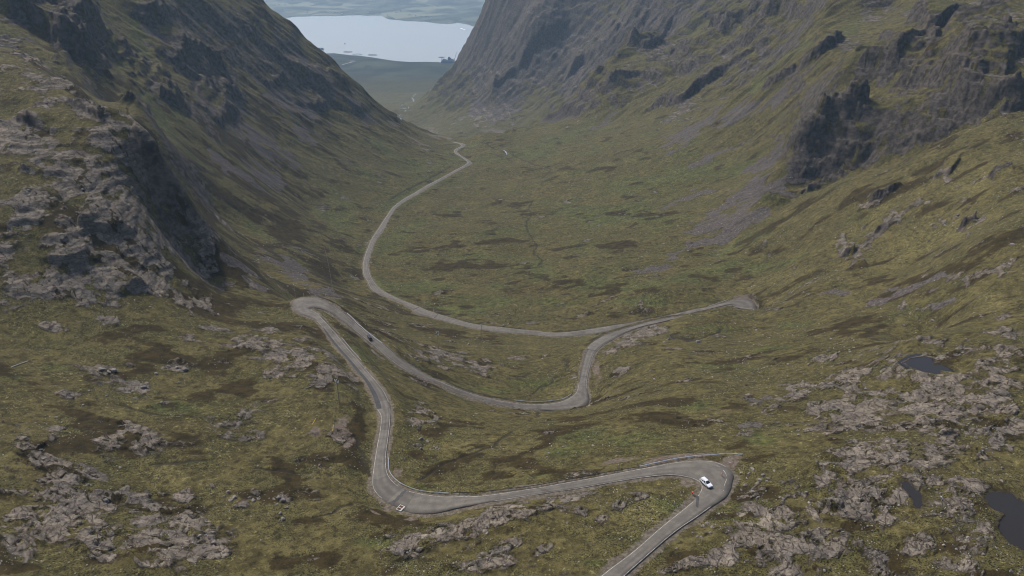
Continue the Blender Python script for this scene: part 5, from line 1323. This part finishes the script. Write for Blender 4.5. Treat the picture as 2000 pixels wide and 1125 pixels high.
post('marker_post', 1316.5, 987, 1.5, .05, MT['paleWood'], 'white topped marker post inside the uppermost hairpin', 'marker post', 'marker posts beside the road', 'refl')
for u, v, lb in ((593.5, 579, 'snow pole at the back left of the left hairpin'), (636.5, 580.5, 'snow pole at the back right of the left hairpin'), (855, 962, 'snow pole behind the barrier just right of the lower left bend'), (901.5, 962.5, 'second snow pole behind the barrier right of the lower left bend'), (961, 956, 'snow pole among pale stones behind the long straight barrier'), (1207, 917, 'snow pole behind the barrier near its bright end')):
    post('snow_pole', u, v, 2.4, .045, MT['paleWood'], lb, 'snow pole', 'snow poles beside the road', 'band')
for u, v, lb in ((714, 708, 'green marker post beside the white jersey cyclist'), (738.5, 741, 'green marker post at the head of the bend below the white jersey cyclist'), (798, 703, 'grey marker post beside the middle loop barrier'), (855, 733, 'pale capped marker post above the middle loop barrier'), (668, 656, 'short post between the two roads below the left hairpin')):
    post('marker_post', u, v, 1.3, .06, MT['green'] if 'green' in lb else MT['wood'], lb, 'marker post', 'marker posts beside the road', 'band' if 'pale' in lb else None)
p = ground_at(847.5, 609); e = empty('passing_place_sign', (p.x, p.y, gz(p.x, p.y)), 0, 'small white passing place sign above the lower road', 'road sign')
b = MB(); b.tube([(0, 0, -.3), (0, 0, 1.9)], .05, 6); b.build('pole', MT['galv'], e); b = MB(); b.box((0, -.07, 1.75), (.55, .03, .55), Matrix.Rotation(math.pi / 4, 3, 'Y')); b.build('sign_plate', MT['plate'], e)
p = ground_at(754, 446); e = empty('passing_place_sign', (p.x, p.y, gz(p.x, p.y)), 0, 'tiny white passing place sign beside the valley road', 'road sign')
b = MB(); b.tube([(0, 0, -.3), (0, 0, 1.9)], .05, 6); b.build('pole', MT['galv'], e); b = MB(); b.box((0, -.07, 1.75), (.6, .03, .6), Matrix.Rotation(math.pi / 4, 3, 'Y')); b.build('sign_plate', MT['plate'], e)

# culvert grating with two hatches beside the lower left bend
p = ground_at(782.5, 994); c1 = at_drop(773, 996.5, CAM_H - p.z) - at_drop(783, 988, CAM_H - p.z); c2 = at_drop(792.5, 992, CAM_H - p.z) - at_drop(783, 988, CAM_H - p.z)
e = empty('drain_cover', (p.x, p.y, gz(p.x, p.y) + .22), math.atan2(c2.y, c2.x), 'white framed drain cover with two rusty hatches beside the lower left bend', 'drain cover')
W_, D_ = c2.length, c1.length; b = MB(); fr = .16
for x, y, w, d in ((0, D_/2 - fr/2, W_, fr), (0, -D_/2 + fr/2, W_, fr), (-W_/2 + fr/2, 0, fr, D_ - 2*fr), (W_/2 - fr*1.3, 0, fr*2.6, D_ - 2*fr), (-fr*.8, 0, W_ - fr*3.6, fr)): b.box((x, y, 0), (w, d, .5))
b.build('frame', MT['frameW'], e)
for s in (-1, 1): b = MB(); hh = (D_ - 3*fr)/2; b.box((-fr*.8, s*(hh/2 + fr/2), -.03), (W_ - fr*3.6, hh, .42)); b.build('hatch', MT['rust'], e)
# loose timber
def plank(name, a, b_, r, label, cat, mat):
    A = ground_at(*a); Bq = ground_at(*b_); A.z = gz(A.x, A.y) + .14; Bq.z = gz(Bq.x, Bq.y) + .14; m_ = MB(); m_.tube([A, A.lerp(Bq, .5) + V((0, 0, .05)), Bq], r, 7); o = m_.build(name, mat); tag(o, label, cat)
plank('fallen_pole', (22, 717.5), (55, 705.5), .16, 'long bleached pole lying on green turf at the left edge', 'pole', MT['paleWood'])
plank('loose_board', (595, 760), (607, 755.5), .22, 'short pale board lying on the moor left of the tall pole', 'board', MT['wood'])
plank('loose_board', (194, 754), (203, 745), .12, 'narrow grey board lying among stones on the left moor', 'board', MT['wood'])

# ------------------------------------------------------------------ boulders
def boulder_mesh(seed):
    r = random.Random(seed); bm = bmesh.new(); bmesh.ops.create_icosphere(bm, subdivisions=3, radius=1.0)
    pl = [(V((r.gauss(0, 1), r.gauss(0, 1), r.gauss(0, .8))).normalized(), r.uniform(.50, .85)) for _ in range(11)]
    sc = V((r.uniform(.8, 1.25), r.uniform(.65, 1.0), r.uniform(.45, .75)))
    for v_ in bm.verts:
        c = v_.co.copy()
        for n, d in pl:
            k = c.dot(n) - d
            if k > 0: c -= n * k * .92
        q = c * 3.1; c += c.normalized() * .05 * math.sin(q.x * 2.1 + seed) * math.sin(q.y * 2.7 + 1) + c.normalized() * .03 * math.sin(q.z * 9 + q.x * 7)
        v_.co = V((c.x * sc.x, c.y * sc.y, c.z * sc.z))
    m = bpy.data.meshes.new('boulder'); bm.to_mesh(m); bm.free(); m.materials.append(MT['rock']); return m
BMESH = [boulder_mesh(i) for i in range(12)]
def place_boulder(u, v, rpx, label, group):
    p = ground_at(u, v)
    if p is None: return
    s = p.x / p.y
    d_ = bil(rd, GX0, GD, GY0, GD, np.array([p.x]), np.array([p.y]))[0] if (GX0 < p.x < GX0 + GW * GD and GY0 < p.y < GY0 + GH * GD) else 99
    if d_ < 1.6: return
    size = max(.35, rpx / FPX * math.sqrt(p.x ** 2 + p.y ** 2 + (CAM_H - p.z) ** 2))
    o = bpy.data.objects.new('boulder', random.choice(BMESH)); COL.objects.link(o)
    o.location = (p.x, p.y, gz(p.x, p.y) + size * random.uniform(.05, .3)); o.scale = (size, size * random.uniform(.8, 1.2), size * random.uniform(.8, 1.15)); o.rotation_euler = (random.uniform(-.3, .3), random.uniform(-.3, .3), random.uniform(0, 6.28))
    tag(o, label, 'boulder', group)
HAND = [
 (['sandstone block in the cluster of boulders right of the bottom left slabs', 'broken blocks right of the bottom left slabs'], [(545,972,7),(553,978,8),(540,985,6),(560,992,6),(548,1003,8),(553,1015,9),(535,975,6),(487,973,6),(495,978,8),(505,975,6),(445,962,7),(458,972,9),(450,978,7),(437,970,5)]),
 (['rounded boulder beside the big slab at the bottom left', 'boulders beside the bottom left slab'], [(390,1047,7),(410,1050,8),(418,1060,7),(398,1070,6),(436,1078,5),(415,1040,6),(207,980,10)]),
 (['square grey boulder standing alone on the left moor', None], [(281,757,8)]),
 (['flat pale boulder of the low ledge on the left moor', 'boulders of the left moor ledge'], [(200,722,10),(222,724,9),(213,727,7),(345,720,8),(362,722,7),(330,716,7),(305,730,6)]),
 (['angular boulder on the stony slope right of the uppermost hairpin', 'angular boulders right of the uppermost hairpin'], [(1470,918,9),(1463,925,6),(1458,935,5),(1490,930,8),(1484,938,7),(1512,920,6),(1500,935,6),(1455,948,8),(1470,960,6),(1480,972,6),(1448,958,5),(1467,972,5),(1497,940,5),(1530,975,6),(1523,972,5),(1446,925,5)]),
 (['grey rock at the foot of the road just below the uppermost hairpin', 'rocks below the uppermost hairpin road'], [(1360,1025,9),(1372,1028,10),(1383,1023,9),(1392,1030,7),(1353,1042,6),(1362,1048,5),(1370,1050,5),(1322,1072,5),(1345,1030,6)]),
 (['pale boulder on the heathery slope inside the lower left bend', 'boulders inside the lower left bend'], [(880,826,5),(881,848,5),(804,818,4),(800,832,4),(806,832,4),(847,807,4),(822,858,8),(835,862,7),(822,877,6),(852,875,6),(857,878,5),(848,873,5),(862,815,4),(849,836,4),(860,847,4),(780,885,4),(790,896,4),(832,840,3),(930,808,5),(925,812,4),(815,868,4),(845,830,3)]),
 (['white topped stone near the burn inside the lower left bend', 'pale stones by the burn inside the lower left bend'], [(863,925,3),(960,873,3),(961,877,3),(858,926,3),(1035,862,4),(1072,886,5),(1068,892,4),(1090,884,4)]),
 (['boulder on the grassy knoll right of the middle bend', 'boulders on the knoll right of the middle bend'], [(1363,669,9),(1305,664,8),(1297,669,5),(1430,626,4),(1436,632,4),(1454,627,4),(1449,619,3),(1420,646,4),(1490,655,4),(1374,650,4),(1233,687,4),(1297,722,3),(1278,741,5),(1243,733,3),(1228,662,5),(1217,668,4),(1180,694,3),(1177,700,4),(1268,715,2),(1312,744,3)]),
 (['grey boulder in the middle of the road loop', 'boulders in the middle of the road loop'], [(812,700,6),(815,705,4),(880,668,5),(888,669,4),(915,672,4),(903,676,3),(1059,701,4),(1020,757,3),(920,725,4),(825,672,3),(870,690,3),(840,660,3),(995,613,4),(936,610,4),(983,637,6),(993,634,5)]),
 (['loose block on the right hand rock plateau', 'blocks on the right hand plateau'], [(1655,841,5),(1673,841,5),(1690,760,5),(1560,850,6),(1640,820,4),(1732,990,4),(1695,1028,4),(1670,1018,4),(1735,1024,4),(1925,1050,5),(1945,1070,4),(1958,915,5),(1905,855,6),(1880,840,5),(1770,860,4),(1640,970,4),(1650,1000,5),(1580,830,4)]),
 (['dark boulder on the grassy slope at the right', 'boulders on the right hand slope'], [(1870,421,5),(1845,440,4),(1977,478,6),(1754,491,4),(1838,488,3),(1763,520,3),(1862,436,4),(1985,410,4),(1950,385,4),(1815,470,4)]),
]
NB = 0
for (lb, gp), L in HAND:
    for u, v, r in L: place_boulder(u, v, r * .62, lb, gp if gp else None)
BOX = [
 ((0, 600, 560, 800), 20, 'weathered boulder scattered on the moor left of the left hairpin', 'boulders on the moor left of the left hairpin'),
 ((0, 800, 680, 1120), 26, 'small boulder among heather and turf at the lower left', 'boulders scattered over the lower left moor'),
 ((1060, 820, 1420, 885), 10, 'small boulder on the turf above the bright crash barrier', 'boulders above the bright crash barrier'),
 ((800, 1020, 1330, 1120), 14, 'small boulder near the rock ledges below the lowest straight', 'boulders near the ledges below the lowest straight'),
 ((1400, 1000, 2000, 1120), 18, 'small boulder on the plateau at the lower right', 'boulders over the lower right plateau'),
 ((1440, 640, 1700, 860), 22, 'small boulder on the stony slope below the scree at the right', 'boulders below the right hand scree'),
 ((0, 200, 300, 600), 24, 'boulder among the ledges of the rocky left spur', 'boulders on the rocky left spur'),
 ((1560, 600, 1980, 700), 12, 'boulder near the scree above the shelf pool', 'boulders above the shelf pool'),
]
rr = random.Random(5)
for (x0, y0, x1_, y1b), n, lb, gp in BOX:
    for k in range(n): place_boulder(rr.uniform(x0, x1_), rr.uniform(y0, y1b), rr.choice((1.5, 1.8, 2.2, 2.8, 3.4)), lb, gp)
# smaller stones lie about in their thousands: one object
rs = np.random.RandomState(3); bm = bmesh.new(); bmesh.ops.create_icosphere(bm, subdivisions=1, radius=1.0)
iv = np.array([v_.co[:] for v_ in bm.verts]); ifc = np.array([[q.index for q in f.verts] for f in bm.faces]); bm.free()
N = 160000; ss = rs.uniform(-1.05, 1.05, N); yy = np.exp(rs.uniform(math.log(105), math.log(900), N)); xx = ss * yy
cl = fbm(xx, yy, 45, 3, seed=51) + .6 * fbm(xx, yy, 9, 2, seed=52)
look = lambda G: make_lookup(G)(xx, yy)
sc_ = look(SCREEM); rk_ = look(ROCKM); wt_ = look(WATER); rd_ = look(np.clip(RD, -5, 20)); gx_ = look(SLF)
keep = (cl + .5 * sc_ + .25 * rk_ + .12 * (ss > .3) > .30) & (wt_ < .05) & (rd_ > 1.2) & (yy < 620 + 300 * (sc_ > .5))
xx, yy, sc_ = xx[keep][:12000], yy[keep][:12000], sc_[keep][:12000]
n = len(xx); sz = (np.exp(rs.normal(-1.80, .42, n)) * np.clip(yy / 260, .8, 2.2)).clip(.09, 1.1); zz = zg(xx, yy)
an = rs.uniform(0, 6.28, n); jit = rs.uniform(.6, 1.25, (n, len(iv), 1)); base = iv[None] * jit * rs.uniform(.6, 1.2, (n, 1, 3)) * np.array([1, 1, .7]) * sz[:, None, None]
ca, sa = np.cos(an)[:, None], np.sin(an)[:, None]
vv = np.stack([base[..., 0] * ca - base[..., 1] * sa + xx[:, None], base[..., 0] * sa + base[..., 1] * ca + yy[:, None], base[..., 2] + (zz + sz * .15)[:, None]], -1).reshape(-1, 3)
ff = (ifc[None] + (np.arange(n) * len(iv))[:, None, None]).reshape(-1, 3)
sm = bpy.data.meshes.new('stones'); sm.vertices.add(len(vv)); sm.vertices.foreach_set('co', vv.astype(F32).ravel()); sm.loops.add(len(ff) * 3); sm.loops.foreach_set('vertex_index', ff.astype(np.int32).ravel())
sm.polygons.add(len(ff)); sm.polygons.foreach_set('loop_start', np.arange(0, len(ff) * 3, 3, dtype=np.int32)); sm.polygons.foreach_set('loop_total', np.full(len(ff), 3, np.int32)); sm.update()
def stone_mat():
    t = NT('small_stones'); n = t.noise(.35, 3, .6); f = t.noise(.9, 2, .6)
    c = t.mix(t.ramp(n, .35, .65), C(.11, .097, .088), C(.27, .25, .235)); c = t.mix(t.ramp(f, .62, .70), c, C(.40, .39, .38)); return t.fin(c, .9, .15)
sm.materials.append(stone_mat()); tag(link(bpy.data.objects.new('stones', sm)), 'small loose stones strewn over the moor', 'stones', kind='stuff')
print('stones', n, round(time.time() - T0, 1))

# ------------------------------------------------------------------ on and around the loch
def sea(u, v): q = at_drop(u, v, CAM_H); return q
for (u, v), lb in (((679.5, 101.5), 'farthest of the three fish pen rings, nearest the feed barge'), ((697.5, 106.7), 'middle fish pen ring, close to the near shore'), ((727.5, 107.6), 'rightmost fish pen ring, close to the near shore')):
    q = sea(u, v); e = empty('fish_pen', (q.x, q.y, 0), 0, lb, 'fish pen', 'fish pen rings on the loch')
    b = MB(); b.ring((0, 0, .4), 30, .9, 'Z', 48, 6); b.build('float_ring', MT['pen'], e, True)
    b = MB(); b.ring((0, 0, 1.9), 29, .30, 'Z', 48, 5); b.build('handrail', MT['pen'], e, True)
    for k in range(24):
        a = k * math.pi / 12; b = MB(); b.tube([(29.6 * math.cos(a), 29.6 * math.sin(a), .4), (29 * math.cos(a), 29 * math.sin(a), 1.9)], .2, 4); b.build('stanchion', MT['pen'], e)
q = sea(627, 97); e = empty('feed_barge', (q.x, q.y, 0), math.radians(-8), 'dark blue feed barge of stacked blocks afloat beyond the left mountain', 'barge')
b = MB(); b.box((0, 0, 1), (38, 12, 3)); b.build('hull', MT['hull'], e)
for k, x in enumerate((-14.5, -6.5, 5.5, 14.5)): b = MB(); b.box((x, 0, 7.5), (6.5, 10, 10)); b.build('silo', MT['hull'], e)
b = MB(); b.box((-.5, 0, 5.0), (4, 8, 5)); b.build('wheelhouse', MT['deckg'], e)
q = sea(624, 101.5); e = empty('work_boat', (q.x, q.y, 0), math.radians(-10), 'blue work boat moored between the feed barge and the mountain', 'boat')
vs = [(-14, -3, 0), (-14, 3, 0), (6, 3.4, 0), (17, 0, 0), (6, -3.4, 0), (-14, -3.6, 3), (-14, 3.6, 3), (7, 4, 3.4), (20, 0, 4.5), (7, -4, 3.4)]
mesh_obj('hull', vs, [(0, 1, 2, 3, 4), (9, 8, 7, 6, 5), (0, 5, 6, 1), (1, 6, 7, 2), (2, 7, 8, 3), (3, 8, 9, 4), (4, 9, 5, 0)], MT['hull'], e)
b = MB(); b.box((-3, 0, 5.2), (9, 5, 4), None, .8); b.build('wheelhouse', MT['deckw'], e); b = MB(); b.tube([(-6, 0, 6), (-6, 0, 13)], .25, 5); b.build('mast', MT['deckg'], e)
def small_boat(u, v, rz, label, L=9):
    q = sea(u, v); e = empty('small_boat', (q.x, q.y, 0), rz, label, 'boat', 'small boats on the loch'); k = L / 9
    vs = [(-4*k, -1.3*k, 0), (-4*k, 1.3*k, 0), (2*k, 1.3*k, 0), (5*k, 0, 0), (2*k, -1.3*k, 0), (-4*k, -1.6*k, 1.4*k), (-4*k, 1.6*k, 1.4*k), (2*k, 1.7*k, 1.5*k), (6*k, 0, 2*k), (2*k, -1.7*k, 1.5*k)]
    mesh_obj('hull', vs, [(0, 1, 2, 3, 4), (9, 8, 7, 6, 5), (0, 5, 6, 1), (1, 6, 7, 2), (2, 7, 8, 3), (3, 8, 9, 4), (4, 9, 5, 0)], MT['hull'], e); b = MB(); b.box((-.5*k, 0, 2.4*k), (3.5*k, 2*k, 2*k), None, .8); b.build('cabin', MT['deckg'], e)
small_boat(673.3, 85.8, .1, 'lone dark boat out on the loch above the fish pens', 12); small_boat(940.5, 66, .8, 'small boat close to the foot of the right hand cliff', 14); small_boat(911.5, 59.3, -.5, 'speedboat ahead of a white wake on the loch', 10); small_boat(550, 52, .2, 'moored boat near the far headland at the left', 12)
A0, A1 = sea(911, 59.2), sea(900, 55.3); d = (A1 - A0).normalized(); sN = V((-d.y, d.x, 0)); vs = []; fs = []
for k in range(9): c_ = A0.lerp(A1, k / 8); w = 2 + 5 * k / 8; vs += [tuple(c_ + sN * w + V((0, 0, .12))), tuple(c_ - sN * w + V((0, 0, .12)))]
for k in range(8): fs.append((2*k, 2*k+1, 2*k+3, 2*k+2))
tag(mesh_obj('wake_water', vs, fs, MT['foam']), kind='structure')
# crane rig moored at the yard
q = sea(876.5, 122.5); k1 = math.hypot(math.hypot(q.x, q.y), CAM_H) / FPX
e = empty('crane_rig', (q.x, q.y, 0), 0, 'offshore rig with helideck and raised crane boom moored at the near shore', 'rig')
def R_(u, v): return V(((u - 876.5) * k1, 0, (122.5 - v) * k1 * 1.0))
b = MB(); b.box(R_(875.5, 121.5), (26 * k1, 40, 4 * k1)); b.build('hull', MT['hull'], e)
b = MB(); b.box(R_(876, 118.3), (22 * k1, 36, 2.6 * k1)); b.build('main_deck', MT['deckg'], e)
for u, v, w, h, mt in ((878, 115.8, 6, 3, 'hull'), (882, 116.6, 5, 2.6, 'deckg'), (870, 116.8, 4, 2.4, 'deckw'), (872, 119, 2, 2.2, 'deckw'), (877.5, 113.4, 3.2, 2.6, 'hull'), (868, 117.8, 2.2, 4, 'hull'), (874.5, 117, 3, 1.6, 'deckw')):
    b = MB(); b.box(R_(u, v), (w * k1, 20, h * k1)); b.build('deck_module', MT[mt], e)
b = MB(); b.disc(R_(863.6, 112.6), 5.6 * k1, .9 * k1, 'Z', 8); b.build('helideck', MT['hull'], e)
for u in (863.2, 866): b = MB(); b.tube([R_(u, 113), R_(u, 120)], .35 * k1, 6); b.build('helideck_leg', MT['deckg'], e)
b = MB(); b.box(R_(886, 118.5), (2.2 * k1, 8, 5 * k1)); b.build('crane_cab', MT['deckw'], e)
b0, b1 = R_(886.6, 118.5), R_(891.6, 104); b = MB()
for ox, oy in ((-.4, -.4), (.4, -.4), (.4, .4), (-.4, .4)): b.tube([b0 + V((ox * k1, oy * k1, 0)), b1 + V((ox * k1 * .6, oy * k1 * .6, 0))], .13 * k1, 5)
for k in range(12):
    a = b0.lerp(b1, k / 12); c_ = b0.lerp(b1, (k + 1) / 12); s = .4 * k1 * (-1 if k % 2 else 1); b.tube([a + V((s, -.4 * k1, 0)), c_ + V((-s, -.4 * k1, 0))], .10 * k1, 4); b.tube([a + V((s, .4 * k1, 0)), c_ + V((-s, .4 * k1, 0))], .10 * k1, 4)
b.build('crane_boom', MT['crane'], e)
b = MB(); b.tube([R_(873, 114), R_(880, 112.5)], .2 * k1, 4); b.tube([R_(871, 116), R_(871, 112.8)], .2 * k1, 4); b.tube([R_(880.5, 115), R_(880.5, 112.3)], .25 * k1, 4); b.build('pipework', MT['deckw'], e)
p = ground_at(688, 120.5); e = empty('farm_shed', (p.x, p.y, gz(p.x, p.y)), 0, 'pale shed at the end of the track on the near lowland', 'shed')
b = MB(); b.box((0, 0, 3), (22, 12, 6)); b.build('wall', MT['wallW'], e); mesh_obj('roof', [(-11.5, -6.5, 6), (11.5, -6.5, 6), (11.5, 6.5, 6), (-11.5, 6.5, 6), (-11.5, 0, 9), (11.5, 0, 9)], [(0, 1, 5, 4), (2, 3, 4, 5), (0, 4, 3), (1, 2, 5), (3, 2, 1, 0)], MT['roof'], e)
# houses along the far shore
hm_ = MB(); hm_.box((0, 0, 2.6), (15, 9, 5.2)); hme = hm_.build('house', MT['wallW']).data; bpy.data.objects.remove(bpy.data.objects['house'])
bmq = bmesh.new(); bmq.from_mesh(hme); hme.materials.append(MT['roof'])
vs_r = [bmq.verts.new(c_) for c_ in ((-7.8, -4.8, 5.2), (7.8, -4.8, 5.2), (7.8, 4.8, 5.2), (-7.8, 4.8, 5.2), (-7.8, 0, 9), (7.8, 0, 9))]
for q_ in ((0, 1, 5, 4), (2, 3, 4, 5), (0, 4, 3), (1, 2, 5), (3, 2, 1, 0)): f = bmq.faces.new([vs_r[k] for k in q_]); f.material_index = 1
bmq.to_mesh(hme); bmq.free()
for u, v in ((548, 20.5), (552, 20), (529, 21.5), (545, 9.5), (557, 10), (640, 23.5), (644, 24), (651, 24.5), (700, 18), (668, 27), (690, 27.5), (719, 24), (735, 28), (742, 28.5), (774, 25), (782, 22.5), (812, 31), (821, 33), (834, 32.5), (842, 34), (835, 34), (800, 30), (890, 44), (525, 41), (540, 42), (600, 25), (757, 30)):
    p = ground_at(u, v)
    if p is None or p.y < 6000: continue
    o = bpy.data.objects.new('house', hme); COL.objects.link(o); o.location = (p.x, p.y, gz(p.x, p.y) - .3); o.rotation_euler.z = rr.uniform(-.5, .5)
    tag(o, 'tiny white house among the hazy fields of the far shore', 'house', 'houses along the far shore')
print('done', round(time.time() - T0, 1))
